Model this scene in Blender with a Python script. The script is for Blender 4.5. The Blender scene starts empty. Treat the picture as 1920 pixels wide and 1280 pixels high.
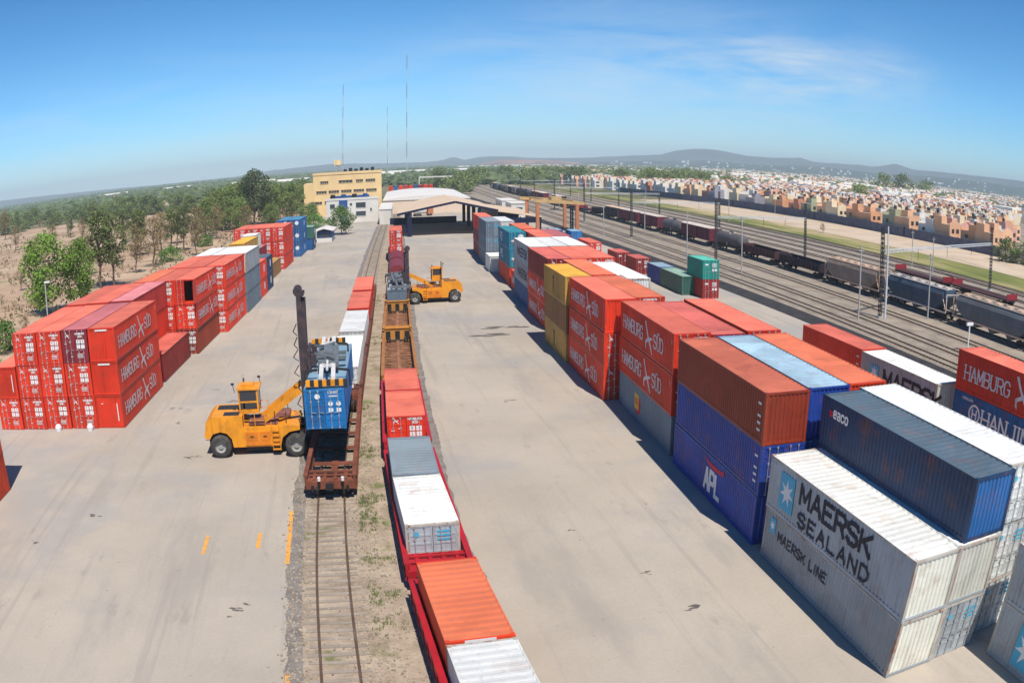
import bpy, math, random
import numpy as np
from mathutils import Matrix, Vector
R = math.radians
sc = bpy.context.scene
COL = sc.collection
# ------------------------------------------------------------------ camera (a drone's wide lens, 18 m up)
YAW, PIT, ROL, CH = .202, .216, -.010, 18.05
f = Vector((math.sin(YAW)*math.cos(PIT), math.cos(YAW)*math.cos(PIT), -math.sin(PIT)))
r0 = Vector((math.cos(YAW), -math.sin(YAW), 0)); u0 = r0.cross(f)
rr = r0*math.cos(ROL)+u0*math.sin(ROL); uu = -r0*math.sin(ROL)+u0*math.cos(ROL)
cd = bpy.data.cameras.new('camera'); cam = bpy.data.objects.new('camera', cd); COL.objects.link(cam); sc.camera = cam
cam.matrix_world = Matrix(((rr.x, uu.x, -f.x, 0), (rr.y, uu.y, -f.y, 0), (rr.z, uu.z, -f.z, CH), (0, 0, 0, 1)))
cd.type = 'PANO'; cd.panorama_type = 'FISHEYE_LENS_POLYNOMIAL'; cd.sensor_fit = 'HORIZONTAL'
cd.sensor_width = 2; cd.sensor_height = 2*682/1024; cd.fisheye_fov = R(180)
cd.fisheye_polynomial_k0 = 0; cd.fisheye_polynomial_k1 = -.611; cd.fisheye_polynomial_k2 = 0
cd.fisheye_polynomial_k3 = -.051; cd.fisheye_polynomial_k4 = 0
cd.clip_start = .1; cd.clip_end = 30000
# ------------------------------------------------------------------ sun and sky
SUN = Vector((.80, -4.45, 7.5)).normalized()
sl = bpy.data.lights.new('sun', 'SUN'); sl.energy = 4.9; sl.angle = R(.5); sl.color = (1, .945, .86)
so = bpy.data.objects.new('sun', sl); COL.objects.link(so); so.rotation_euler = SUN.to_track_quat('Z', 'Y').to_euler()
w = bpy.data.worlds.new('World'); sc.world = w; w.use_nodes = True
wn = w.node_tree; wn.nodes.clear()
def N(nt, t, **k):
    n = nt.nodes.new(t)
    for a, b in k.items():
        if a[:2] == 'i_': n.inputs[int(a[2:])].default_value = b
        else: setattr(n, a, b)
    return n
sky = N(wn, 'ShaderNodeTexSky', sky_type='NISHITA', sun_disc=False, sun_elevation=math.asin(SUN.z), sun_rotation=math.atan2(SUN.x, SUN.y),
        altitude=1800, air_density=1.0, dust_density=.4, ozone_density=2.2)
L = wn.links.new
tc = N(wn, 'ShaderNodeTexCoord'); sep = N(wn, 'ShaderNodeSeparateXYZ'); L(tc.outputs['Generated'], sep.inputs[0])
# thin cirrus: noise stretched along the wind, kept to one patch of the sky
def cloud(direction, spread, scale, rotz, thr, amp):
    mp = N(wn, 'ShaderNodeMapping'); mp.inputs['Rotation'].default_value = (0, 0, rotz); mp.inputs['Scale'].default_value = scale
    L(tc.outputs['Generated'], mp.inputs[0])
    ns = N(wn, 'ShaderNodeTexNoise'); ns.inputs['Scale'].default_value = 1; ns.inputs['Detail'].default_value = 8; ns.inputs['Roughness'].default_value = .6; ns.inputs['Distortion'].default_value = .5
    L(mp.outputs[0], ns.inputs[0])
    r = N(wn, 'ShaderNodeMapRange'); r.inputs[1].default_value = thr; r.inputs[2].default_value = thr+.3; r.inputs[4].default_value = amp
    L(ns.outputs[0], r.inputs[0])
    d = N(wn, 'ShaderNodeVectorMath', operation='SUBTRACT'); L(tc.outputs['Generated'], d.inputs[0]); d.inputs[1].default_value = direction
    s = N(wn, 'ShaderNodeVectorMath', operation='MULTIPLY'); L(d.outputs[0], s.inputs[0]); s.inputs[1].default_value = spread
    ln = N(wn, 'ShaderNodeVectorMath', operation='LENGTH'); L(s.outputs[0], ln.inputs[0])
    m = N(wn, 'ShaderNodeMapRange', interpolation_type='SMOOTHSTEP'); m.inputs[1].default_value = 1; m.inputs[2].default_value = .1; m.inputs[3].default_value = 0; m.inputs[4].default_value = 1
    L(ln.outputs['Value'], m.inputs[0])
    q = N(wn, 'ShaderNodeMath', operation='MULTIPLY'); L(r.outputs[0], q.inputs[0]); L(m.outputs[0], q.inputs[1]); return q.outputs[0]
def sdir(az, el): return (math.sin(R(az))*math.cos(R(el)), math.cos(R(az))*math.cos(R(el)), math.sin(R(el)))
c1 = cloud(sdir(32, 7.0), (4.2, 4.2, 15), (4, 8, 30), .25, .38, .8)
c2 = cloud(sdir(23, 7), (2.3, 2.3, 8), (3, 6, 20), -.2, .36, .5)
c3 = cloud(sdir(-8, 3), (1.3, 1.3, 7), (3, 5, 26), .1, .40, .3)
a1 = N(wn, 'ShaderNodeMath', operation='ADD'); L(c1, a1.inputs[0]); L(c2, a1.inputs[1])
a2 = N(wn, 'ShaderNodeMath', operation='ADD', use_clamp=True); L(a1.outputs[0], a2.inputs[0]); L(c3, a2.inputs[1])
tint = N(wn, 'ShaderNodeMix', data_type='RGBA', blend_type='MULTIPLY'); tint.inputs[0].default_value = 1
L(sky.outputs[0], tint.inputs[6])
el = N(wn, 'ShaderNodeValToRGB'); L(sep.outputs['Z'], el.inputs[0]); e_ = el.color_ramp.elements; e_[0].position = 0; e_[0].color = (.64, .86, .96, 1); e_[1].position = .62; e_[1].color = (.08, .34, .60, 1)
q_ = e_.new(.10); q_.color = (.44, .86, 1.08, 1); q_ = e_.new(.33); q_.color = (.20, .64, .95, 1); L(el.outputs[0], tint.inputs[7])
mx = N(wn, 'ShaderNodeMix', data_type='RGBA'); L(a2.outputs[0], mx.inputs[0]); L(tint.outputs[2], mx.inputs[6]); mx.inputs[7].default_value = (5.2, 5.8, 6.3, 1)
bg = N(wn, 'ShaderNodeBackground'); bg.inputs[1].default_value = .14; L(mx.outputs[2], bg.inputs[0])
ow = N(wn, 'ShaderNodeOutputWorld'); L(bg.outputs[0], ow.inputs[0])
vs = sc.view_settings; vs.view_transform = 'Standard'; vs.look = 'None'; vs.gamma = 1; vs.use_curve_mapping = False; vs.exposure = .03
sc.cycles.max_bounces = 4; sc.cycles.diffuse_bounces = 2; sc.cycles.glossy_bounces = 2; sc.cycles.volume_bounces = 0; sc.cycles.transparent_max_bounces = 6
HAZE = 1.9e-4
# ------------------------------------------------------------------ helpers
rnd = random.Random(7)
def lin(h):
    if isinstance(h, (tuple, list)): c = [x/255 for x in h]
    else: c = [int(h[i:i+2], 16)/255 for i in (0, 2, 4)]
    return tuple((x/12.92 if x <= .04045 else ((x+.055)/1.055)**2.4) for x in c)
MATS = {}
def mat(name, col, rough=.6, var=.12, scale=.6, dirt=None, damt=.3, dscale=.5, metal=0, bump=0, bscale=20, stretch=(1, 1, 1), objvar=0.0, spec=.4, streak=None):
    """painted / natural surface: base colour with large soft variation, patches of dirt or rust, optional fine bump"""
    if name in MATS: return MATS[name]
    m = bpy.data.materials.new(name); m.use_nodes = True; nt = m.node_tree; nt.nodes.clear(); l = nt.links.new
    o = N(nt, 'ShaderNodeOutputMaterial'); b = N(nt, 'ShaderNodeBsdfPrincipled'); l(b.outputs[0], o.inputs[0])
    b.inputs['Roughness'].default_value = rough; b.inputs['Metallic'].default_value = metal; b.inputs['Specular IOR Level'].default_value = spec
    t = N(nt, 'ShaderNodeTexCoord'); oi = N(nt, 'ShaderNodeObjectInfo')
    sh = N(nt, 'ShaderNodeVectorMath', operation='MULTIPLY_ADD'); l(oi.outputs['Random'], sh.inputs[1]); sh.inputs[0].default_value = (37, 91, 53); l(t.outputs['Object'], sh.inputs[2])
    mp = N(nt, 'ShaderNodeMapping'); mp.inputs['Scale'].default_value = stretch; l(sh.outputs[0], mp.inputs[0])
    n1 = N(nt, 'ShaderNodeTexNoise'); n1.inputs['Scale'].default_value = scale; n1.inputs['Detail'].default_value = 5; l(mp.outputs[0], n1.inputs[0])
    r1 = N(nt, 'ShaderNodeMapRange'); r1.inputs[1].default_value = .3; r1.inputs[2].default_value = .7; r1.inputs[3].default_value = 1-var; r1.inputs[4].default_value = 1+var
    l(n1.outputs[0], r1.inputs[0])
    ov = N(nt, 'ShaderNodeMapRange'); ov.inputs[3].default_value = 1-objvar; ov.inputs[4].default_value = 1+objvar; l(oi.outputs['Random'], ov.inputs[0])
    mu = N(nt, 'ShaderNodeMath', operation='MULTIPLY'); l(r1.outputs[0], mu.inputs[0]); l(ov.outputs[0], mu.inputs[1])
    vm = N(nt, 'ShaderNodeVectorMath', operation='SCALE'); vm.inputs[0].default_value = col; l(mu.outputs[0], vm.inputs['Scale'])
    out = vm.outputs[0]
    if dirt is not None:
        n2 = N(nt, 'ShaderNodeTexNoise'); n2.inputs['Scale'].default_value = dscale; n2.inputs['Detail'].default_value = 9; n2.inputs['Roughness'].default_value = .7; l(mp.outputs[0], n2.inputs[0])
        r2 = N(nt, 'ShaderNodeMapRange'); r2.inputs[1].default_value = .52; r2.inputs[2].default_value = .72; r2.inputs[4].default_value = damt; l(n2.outputs[0], r2.inputs[0])
        x = N(nt, 'ShaderNodeMix', data_type='RGBA'); l(r2.outputs[0], x.inputs[0]); l(out, x.inputs[6]); x.inputs[7].default_value = (*dirt, 1); out = x.outputs[2]
    if streak:
        mp4 = N(nt, 'ShaderNodeMapping'); mp4.inputs['Scale'].default_value = (5, 5, .35); l(sh.outputs[0], mp4.inputs[0])
        n4 = N(nt, 'ShaderNodeTexNoise'); n4.inputs['Scale'].default_value = 1; n4.inputs['Detail'].default_value = 4; l(mp4.outputs[0], n4.inputs[0])
        r4 = N(nt, 'ShaderNodeMapRange'); r4.inputs[1].default_value = .56; r4.inputs[2].default_value = .72; r4.inputs[4].default_value = streak[1]; l(n4.outputs[0], r4.inputs[0])
        x4 = N(nt, 'ShaderNodeMix', data_type='RGBA'); l(r4.outputs[0], x4.inputs[0]); l(out, x4.inputs[6]); x4.inputs[7].default_value = (*streak[0], 1); out = x4.outputs[2]
        vo = N(nt, 'ShaderNodeTexVoronoi'); vo.inputs['Scale'].default_value = .55; l(sh.outputs[0], vo.inputs[0])
        r5 = N(nt, 'ShaderNodeMapRange'); r5.inputs[3].default_value = .90; r5.inputs[4].default_value = 1.08; sx_ = N(nt, 'ShaderNodeSeparateColor'); l(vo.outputs['Color'], sx_.inputs[0]); l(sx_.outputs[0], r5.inputs[0])
        v5 = N(nt, 'ShaderNodeVectorMath', operation='SCALE'); l(out, v5.inputs[0]); l(r5.outputs[0], v5.inputs['Scale']); out = v5.outputs[0]
    l(out, b.inputs['Base Color'])
    if bump:
        n3 = N(nt, 'ShaderNodeTexNoise'); n3.inputs['Scale'].default_value = bscale; n3.inputs['Detail'].default_value = 3; l(t.outputs['Object'], n3.inputs[0])
        bp = N(nt, 'ShaderNodeBump'); bp.inputs['Strength'].default_value = bump; bp.inputs['Distance'].default_value = .05; l(n3.outputs[0], bp.inputs['Height']); l(bp.outputs[0], b.inputs['Normal'])
    MATS[name] = m; return m
class MB:
    def __init__(s): s.v = []; s.f = []; s.m = []
    def poly(s, pts, mi=0):
        n = len(s.v); s.v += [tuple(p) for p in pts]; s.f.append(tuple(range(n, n+len(pts)))); s.m.append(mi)
    def box(s, x0, x1, y0, y1, z0, z1, mi=0):
        n = len(s.v); s.v += [(x0, y0, z0), (x1, y0, z0), (x1, y1, z0), (x0, y1, z0), (x0, y0, z1), (x1, y0, z1), (x1, y1, z1), (x0, y1, z1)]
        for q in ((0, 3, 2, 1), (4, 5, 6, 7), (0, 1, 5, 4), (1, 2, 6, 5), (2, 3, 7, 6), (3, 0, 4, 7)): s.f.append(tuple(n+i for i in q)); s.m.append(mi)
    def ring(s, p, q, r, r2, n, mi=0, caps=True):
        p = Vector(p); q = Vector(q); d = (q-p).normalized(); a = d.orthogonal().normalized(); b = d.cross(a); k = len(s.v)
        if n == 4: a, b = (a+b)/1.4142, (b-a)/1.4142
        for c, rad in ((p, r), (q, r2)):
            for i in range(n):
                t = 2*math.pi*i/n; s.v.append(tuple(c+a*math.cos(t)*rad+b*math.sin(t)*rad))
        for i in range(n): j = (i+1) % n; s.f.append((k+i, k+j, k+n+j, k+n+i)); s.m.append(mi)
        if caps: s.f.append(tuple(k+i for i in reversed(range(n)))); s.m.append(mi); s.f.append(tuple(k+n+i for i in range(n))); s.m.append(mi)
    def cyl(s, p, q, r, n=10, mi=0, r2=None): s.ring(p, q, r, r if r2 is None else r2, n, mi)
    def bar(s, p, q, w, h, mi=0):
        p = Vector(p); q = Vector(q); d = (q-p).normalized(); up = Vector((0, 0, 1)) if abs(d.z) < .95 else Vector((0, 1, 0))
        a = d.cross(up).normalized()*w/2; b = a.cross(d).normalized()*h/2; k = len(s.v)
        for c in (p, q): s.v += [tuple(c-a-b), tuple(c+a-b), tuple(c+a+b), tuple(c-a+b)]
        for t in ((0, 3, 2, 1), (4, 5, 6, 7), (0, 1, 5, 4), (1, 2, 6, 5), (2, 3, 7, 6), (3, 0, 4, 7)): s.f.append(tuple(k+i for i in t)); s.m.append(mi)
    def prism(s, prof, ax, a, b, mi=0):
        """extrude profile (pairs) along axis ax from a to b; profile given in the other two axes in order"""
        def P(t, u, v): return (t, u, v) if ax == 0 else ((u, t, v) if ax == 1 else (u, v, t))
        k = len(s.v); n = len(prof)
        s.v += [P(a, *p) for p in prof]+[P(b, *p) for p in prof]
        for i in range(n): j = (i+1) % n; s.f.append((k+i, k+j, k+n+j, k+n+i)); s.m.append(mi)
        s.f.append(tuple(k+i for i in reversed(range(n)))); s.m.append(mi); s.f.append(tuple(k+n+i for i in range(n))); s.m.append(mi)
    def mesh(s, name, mats, smooth=False):
        me = bpy.data.meshes.new(name); me.from_pydata(s.v, [], s.f)
        for m in (mats if isinstance(mats, (list, tuple)) else [mats]): me.materials.append(m)
        me.polygons.foreach_set('material_index', s.m)
        if smooth: me.polygons.foreach_set('use_smooth', [True]*len(s.f))
        me.update(); return me
def obj(name, me, parent=None, loc=(0, 0, 0), rz=0):
    o = bpy.data.objects.new(name, me); COL.objects.link(o); o.location = loc; o.rotation_euler = (0, 0, rz)
    if parent: o.parent = parent
    return o
def tag(o, label, cat, group=None, kind=None):
    o['label'] = label; o['category'] = cat
    if group: o['group'] = group
    if kind: o['kind'] = kind
    return o
def thing(name, label, cat, loc=(0, 0, 0), rz=0, group=None): return tag(obj(name, None, None, loc, rz), label, cat, group)
def struct(name, me, loc=(0, 0, 0), rz=0): o = obj(name, me, None, loc, rz); o['kind'] = 'structure'; return o
def stuff(name, me, label, cat): return tag(obj(name, me), label, cat, kind='stuff')
def copy_tree(o, parent=None):
    c = o.copy(); COL.objects.link(c); c.parent = parent
    for ch in list(o.children): copy_tree(ch, c)
    return c
ORD = ['first', 'second', 'third', 'fourth', 'fifth', 'sixth', 'seventh', 'eighth', 'ninth', 'tenth', 'eleventh', 'twelfth', 'thirteenth', 'fourteenth', 'fifteenth', 'sixteenth',
       'seventeenth', 'eighteenth', 'nineteenth', 'twentieth', 'twenty-first', 'twenty-second', 'twenty-third', 'twenty-fourth', 'twenty-fifth', 'twenty-sixth', 'twenty-seventh', 'twenty-eighth', 'twenty-ninth', 'thirtieth', 'thirty-first', 'thirty-second']
# ------------------------------------------------------------------ alignment of the yard (everything bends gently to the right)
def spline(pts):
    Y = np.array([p[0] for p in pts], float); X = np.array([p[1] for p in pts], float)
    g = np.arange(Y[0]-30, Y[-1]+30, .5); xs = np.interp(g, Y, X)
    sl0 = (X[1]-X[0])/(Y[1]-Y[0]); sl1 = (X[-1]-X[-2])/(Y[-1]-Y[-2])
    xs = np.where(g < Y[0], X[0]+(g-Y[0])*sl0, np.where(g > Y[-1], X[-1]+(g-Y[-1])*sl1, xs))
    k = np.hanning(31); k /= k.sum(); xp = np.pad(xs, 15, mode='reflect', reflect_type='odd'); xs = np.convolve(xp, k, 'valid')
    return lambda y: float(np.interp(y, g, xs)) if g[0] <= y <= g[-1] else (float(xs[0]+(y-g[0])*sl0) if y < g[0] else float(xs[-1]+(y-g[-1])*sl1))
T1 = spline([(-10, -1.2), (24, -1.45), (33, -1.63), (44, -1.6), (50, -1.4), (63, -.5), (77, .4), (89, 1.25), (101, 2.0), (115, 2.85), (170, 6.5), (233, 11.2), (330, 18.5)])
T2 = spline([(-10, 4.6), (16, 3.9), (23, 3.6), (33, 3.1), (39, 2.98), (45, 3.1), (49, 3.35), (61.5, 3.9), (66, 4.1), (84, 5.2), (102, 6.45), (111, 7.1), (132, 8.4), (153, 9.7), (230, 14.6), (300, 19.4)])
def c(y):
    if y < 35: return 0.
    if y > 85: return .07*(y-60)
    t = (y-35)/50; return 3.5*(t**3-t**4/2)
def RX(y): return 72.8+.048*(y-60)+.00006*max(0, y-280)**2
def head(fn, y): return math.atan((fn(y+1)-fn(y-1))/2)
# ------------------------------------------------------------------ ground
def groundmat(name, stops, scale, detail=8, bump=.3, extra=None, rough=.95, stretch=(1, 1, 1), rot=0, fine=.12):
    m = bpy.data.materials.new(name); m.use_nodes = True; nt = m.node_tree; nt.nodes.clear(); l = nt.links.new
    o = N(nt, 'ShaderNodeOutputMaterial'); b = N(nt, 'ShaderNodeBsdfPrincipled'); l(b.outputs[0], o.inputs[0]); b.inputs['Roughness'].default_value = rough; b.inputs['Specular IOR Level'].default_value = .15
    t = N(nt, 'ShaderNodeTexCoord'); mp = N(nt, 'ShaderNodeMapping'); mp.inputs['Scale'].default_value = stretch; mp.inputs['Rotation'].default_value = (0, 0, rot); l(t.outputs['Object'], mp.inputs[0])
    n = N(nt, 'ShaderNodeTexNoise'); n.inputs['Scale'].default_value = scale; n.inputs['Detail'].default_value = detail; n.inputs['Roughness'].default_value = .62; l(mp.outputs[0], n.inputs[0])
    cr = N(nt, 'ShaderNodeValToRGB'); e = cr.color_ramp.elements
    while len(e) < len(stops): e.new(.5)
    for q, (p, col) in zip(e, stops): q.position = p; q.color = (*col, 1)
    l(n.outputs[0], cr.inputs[0]); out = cr.outputs[0]
    n2 = N(nt, 'ShaderNodeTexNoise'); n2.inputs['Scale'].default_value = 6; n2.inputs['Detail'].default_value = 6; n2.inputs['Roughness'].default_value = .8; l(t.outputs['Object'], n2.inputs[0])
    mr = N(nt, 'ShaderNodeMapRange'); mr.inputs[1].default_value = .3; mr.inputs[2].default_value = .7; mr.inputs[3].default_value = 1-fine; mr.inputs[4].default_value = 1+fine; l(n2.outputs[0], mr.inputs[0])
    sc_ = N(nt, 'ShaderNodeVectorMath', operation='SCALE'); l(out, sc_.inputs[0]); l(mr.outputs[0], sc_.inputs['Scale']); out = sc_.outputs[0]
    for (s, st, ro, lo, hi, col, amt) in (extra or []):
        mp2 = N(nt, 'ShaderNodeMapping'); mp2.inputs['Scale'].default_value = st; mp2.inputs['Rotation'].default_value = (0, 0, ro); l(t.outputs['Object'], mp2.inputs[0])
        n3 = N(nt, 'ShaderNodeTexNoise'); n3.inputs['Scale'].default_value = s; n3.inputs['Detail'].default_value = 7; n3.inputs['Roughness'].default_value = .65; l(mp2.outputs[0], n3.inputs[0])
        r3 = N(nt, 'ShaderNodeMapRange', interpolation_type='SMOOTHSTEP'); r3.inputs[1].default_value = lo; r3.inputs[2].default_value = hi; r3.inputs[4].default_value = amt; l(n3.outputs[0], r3.inputs[0])
        x = N(nt, 'ShaderNodeMix', data_type='RGBA'); l(r3.outputs[0], x.inputs[0]); l(out, x.inputs[6]); x.inputs[7].default_value = (*col, 1); out = x.outputs[2]
    l(out, b.inputs['Base Color'])
    if bump:
        bp = N(nt, 'ShaderNodeBump'); bp.inputs['Strength'].default_value = bump; bp.inputs['Distance'].default_value = .03; l(n2.outputs[0], bp.inputs['Height']); l(bp.outputs[0], b.inputs['Normal'])
    return m
def gridmesh(name, m, xs_fn, ys, z):
    """strip sheet: for each y a row of x values from xs_fn(y)"""
    b = MB(); rows = [[(x, y, z) for x in xs_fn(y)] for y in ys]; n = len(rows[0])
    for r in rows: b.v += r
    for i in range(len(rows)-1):
        for j in range(n-1): b.f.append((i*n+j, i*n+j+1, (i+1)*n+j+1, (i+1)*n+j)); b.m.append(0)
    return b.mesh(name, m)
G_far = groundmat('far_plain_soil', [(.3, (.10, .115, .05)), (.48, (.17, .16, .085)), (.62, (.33, .25, .16)), (.8, (.24, .19, .12))], .006, bump=0, extra=[(.03, (1, 1, 1), 0, .5, .62, (.06, .085, .03), .7)])
b = MB(); K = 96; radii = [0, 60, 150, 300, 600, 1200, 2400, 4800, 9500]
b.v.append((0, 0, 0))
for r_ in radii[1:]:
    for i in range(K): a = 2*math.pi*i/K; b.v.append((r_*math.sin(a), r_*math.cos(a), 0))
for i in range(K): b.f.append((0, 1+(i+1) % K, 1+i)); b.m.append(0)
for k in range(len(radii)-2):
    for i in range(K): j = (i+1) % K; b.f.append((1+k*K+i, 1+k*K+j, 1+(k+1)*K+j, 1+(k+1)*K+i)); b.m.append(0)
struct('ground', b.mesh('ground', G_far))
YS = [-30, -10, 0, 10, 20]+list(range(25, 130, 5))+list(range(130, 350, 10))+[380, 420, 480, 560, 640]
# container yard pavement: from left boundary to the dark railway edge
yard = groundmat('yard_pavement', [(.3, (.39, .338, .275)), (.5, (.455, .395, .325)), (.66, (.50, .432, .355)), (.8, (.425, .378, .32))], .09, bump=.15, fine=.07,
    extra=[(.06, (1, 1, 1), 0, .48, .62, (.37, .35, .33), .75), (.25, (1, .2, 1), 0, .50, .68, (.34, .305, .27), .6), (.7, (1, .35, 1), .4, .60, .70, (.29, .26, .225), .4), (.5, (2.4, .06, 1), .12, .56, .66, (.35, .31, .27), .5), (.45, (2.2, .05, 1), -.16, .58, .68, (.37, .33, .285), .25), (2.6, (1, 1, 1), 0, .68, .71, (.14, .12, .105), .85)])
def edge_l(y): return T1(y)-1.95
def edge_r(y): return T2(y)+1.75
def yl(y): return -26.0+c(y)*1.1 if y > 35 else -40
struct('yard_pavement', gridmesh('yard_pavement', yard, lambda y: [-46+min(14, max(0, (y-30))*.4)+c(y)*.9, -20+c(y), -8+c(y), edge_l(y)], [y for y in YS if y <= 330], .012))
struct('yard_pavement', gridmesh('yard_pavement', yard, lambda y: [edge_r(y), 12+c(y), 30+c(y)*.8, 51.5+.03*max(0, y-40)], [y for y in YS if y <= 330], .012))
dirt = groundmat('strip_dirt', [(.3, (.26, .20, .145)), (.5, (.40, .315, .235)), (.7, (.50, .41, .31))], .6, bump=.6, fine=.22, extra=[(.35, (1, 1, 1), 0, .56, .66, (.13, .17, .045), .75), (1.2, (1, 1, 1), .3, .62, .7, (.12, .095, .07), .6)])
struct('dirt_strip', gridmesh('dirt_strip', dirt, lambda y: [edge_l(y), T1(y), T2(y), edge_r(y)], [y for y in YS if y <= 330], .008))
_wr = random.Random(2); _wn = [_wr.random() for _ in range(4000)]
def wob(y):
    v = 0
    for k, a in ((1.1, .5), (2.9, .3), (.35, .5)): u = (y+60)*k; i = int(u); v += a*(_wn[i % 4000]*(1-u+i)+_wn[(i+1) % 4000]*(u-i))
    return v
apron = groundmat('pavement_edge', [(.35, (.17, .15, .135)), (.6, (.28, .25, .225))], .9, bump=.4, fine=.2)
struct('road_edge', gridmesh('road_edge', apron, lambda y: [T1(y)-1.95-.35*wob(y), T1(y)-1.85-.1*wob(y+9), edge_l(y)+.5], [y*.35 for y in range(-40, 700)], .018))
struct('road_edge', gridmesh('road_edge', apron, lambda y: [edge_r(y)-.35, edge_r(y)+.2+.3*wob(y+3)], [y*.35 for y in range(-40, 700)], .018))
paint_y = mat('road_paint_yellow', (.82, .36, .05), .8, .15, 2, (.45, .38, .32), .8, 3)
for (x0, x1, ya, yb) in ((-3.95, -3.72, 35.0, 41.4), (-8.45, -8.25, 36.2, 38.4), (-5.55, -5.35, 36.8, 38.6), (-3.66, -3.46, 18, 25.5)):
    q = MB(); q.box(x0, x1, ya, yb, .014, .0225); struct('road_marking', q.mesh('road_marking', paint_y))
ballast = groundmat('ballast', [(.3, (.21, .175, .14)), (.5, (.32, .265, .21)), (.7, (.40, .335, .265))], .3, bump=.7, fine=.25, extra=[(.12, (1, .06, 1), -.05, .5, .7, (.42, .345, .26), .6), (.3, (1, .08, 1), -.05, .55, .68, (.17, .14, .115), .5)])
def railedge(y): return 51.5+.03*max(0, y-40)
struct('railway_ballast', gridmesh('railway_ballast', ballast, lambda y: [railedge(y)+1.5, RX(y)-8, RX(y)+10, RX(y)+44-.03*max(0, y-60)], [y for y in YS]+[800, 1100], .010))
mud = groundmat('ditch_soil', [(.3, (.03, .03, .036)), (.6, (.06, .056, .055))], .6, bump=.6, fine=.25)
struct('ditch', gridmesh('ditch', mud, lambda y: [railedge(y)-.1, railedge(y)+1.2, railedge(y)+3.4], YS, .015))
grass_m = groundmat('verge_grass', [(.3, (.13, .16, .04)), (.48, (.24, .24, .075)), (.6, (.42, .33, .17)), (.75, (.5, .4, .24))], .07, bump=.5, fine=.25, stretch=(1.2, .35, 1), rot=-.05)
struct('grass_verge', gridmesh('grass_verge', grass_m, lambda y: [RX(y)+44-.03*max(0, y-60), RX(y)+62-.03*max(0, y-60)], YS+[800], .014))
path_m = groundmat('dirt_path', [(.3, (.48, .37, .26)), (.6, (.62, .49, .36))], .1, bump=.2, fine=.12)
struct('dirt_path', gridmesh('dirt_path', path_m, lambda y: [RX(y)+62-.03*max(0, y-60), 166.5], [y for y in YS if y > 90 and y < 420], .02))
field = groundmat('dry_field', [(.28, (.30, .19, .125)), (.45, (.44, .30, .20)), (.6, (.56, .41, .28)), (.78, (.36, .27, .16))], .03, bump=.4, fine=.2, stretch=(.45, 1.2, 1), rot=.35,
    extra=[(.12, (.5, 1.5, 1), .3, .52, .6, (.27, .175, .125), .6), (.05, (1, 1, 1), 0, .58, .68, (.17, .19, .06), .6), (.6, (1, 1, 1), 0, .6, .7, (.16, .15, .06), .5)])
struct('dry_field', gridmesh('dry_field', field, lambda y: [-330, -190, -110, -60, -32+c(y)*.9], [10, 40, 70, 100, 150, 200, 260, 330, 400, 470], .006))
# town ground
town_g = groundmat('town_ground', [(.3, (.17, .15, .125)), (.6, (.34, .3, .26))], .05, bump=0, fine=.15)
b = MB(); b.poly([(167, 100, .024), (620, 100, .016), (900, 900, .016), (200, 900, .016), (168, 440, .016)]); struct('street', b.mesh('street', town_g))
# ------------------------------------------------------------------ rails
rust = mat('rail_steel', (.17, .105, .07), .45, .2, 1, (.30, .27, .24), .6, .8, metal=.3)
wood = mat('sleeper_wood', (.31, .26, .21), .9, .25, .8, (.33, .28, .22), .6, 1.2, objvar=.1)
def track(fn, y0, y1, gauge=1.5, sleepers=True, step=1.0, zs=.02):
    q = MB()
    ys = np.arange(y0, y1+step, step if y1-y0 < 400 else 4)
    for s in (-.5, .5):
        for a, d in zip(ys[:-1], ys[1:]):
            xa, xb = fn(a)+s*gauge, fn(d)+s*gauge; k = len(q.v)
            for (x, y) in ((xa, a), (xb, d)):
                q.v += [(x-.065, y, zs), (x+.065, y, zs), (x+.04, y, zs+.16), (x-.04, y, zs+.16)]
            for t in ((0, 1, 5, 4), (1, 2, 6, 5), (2, 3, 7, 6), (3, 0, 4, 7)): q.f.append(tuple(k+i for i in t)); q.m.append(0)
    root = struct('railway_track', q.mesh('rails', rust))
    if sleepers:
        q = MB(); y = y0; rr_ = random.Random(int(y1*7+fn(y0)))
        while y < y1:
            x = fn(y); h = head(fn, y)+rr_.uniform(-.03, .03); ww = 1.28+rr_.uniform(-.12, .12); dx = rr_.uniform(-.06, .06)
            q.bar((x+dx-ww*math.cos(h), y+ww*math.sin(h), zs-.045+rr_.uniform(0, .03)), (x+dx+ww*math.cos(h), y-ww*math.sin(h), zs-.045+rr_.uniform(0, .03)), rr_.uniform(.17, .24), .12)
            y += .62+rr_.uniform(-.05, .05)
        o = obj('sleepers', q.mesh('sleepers', wood), root)
track(T1, -5, 320); track(T2, -5, 320)
for v, y0, y1, s in ((-15.6, 40, 700, 1), (-11.2, 40, 700, 1), (-5.0, 40, 700, 1), (1.6, 40, 900, 1), (7.2, 60, 900, 0), (13.5, 60, 900, 0), (19.5, 60, 900, 0), (25.2, 60, 900, 0), (31.2, 70, 900, 0), (37.2, 90, 900, 0), (40.8, 90, 900, 0)):
    track(lambda y, v=v: RX(y)+v, y0, y1, sleepers=bool(s) , step=2)
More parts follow.
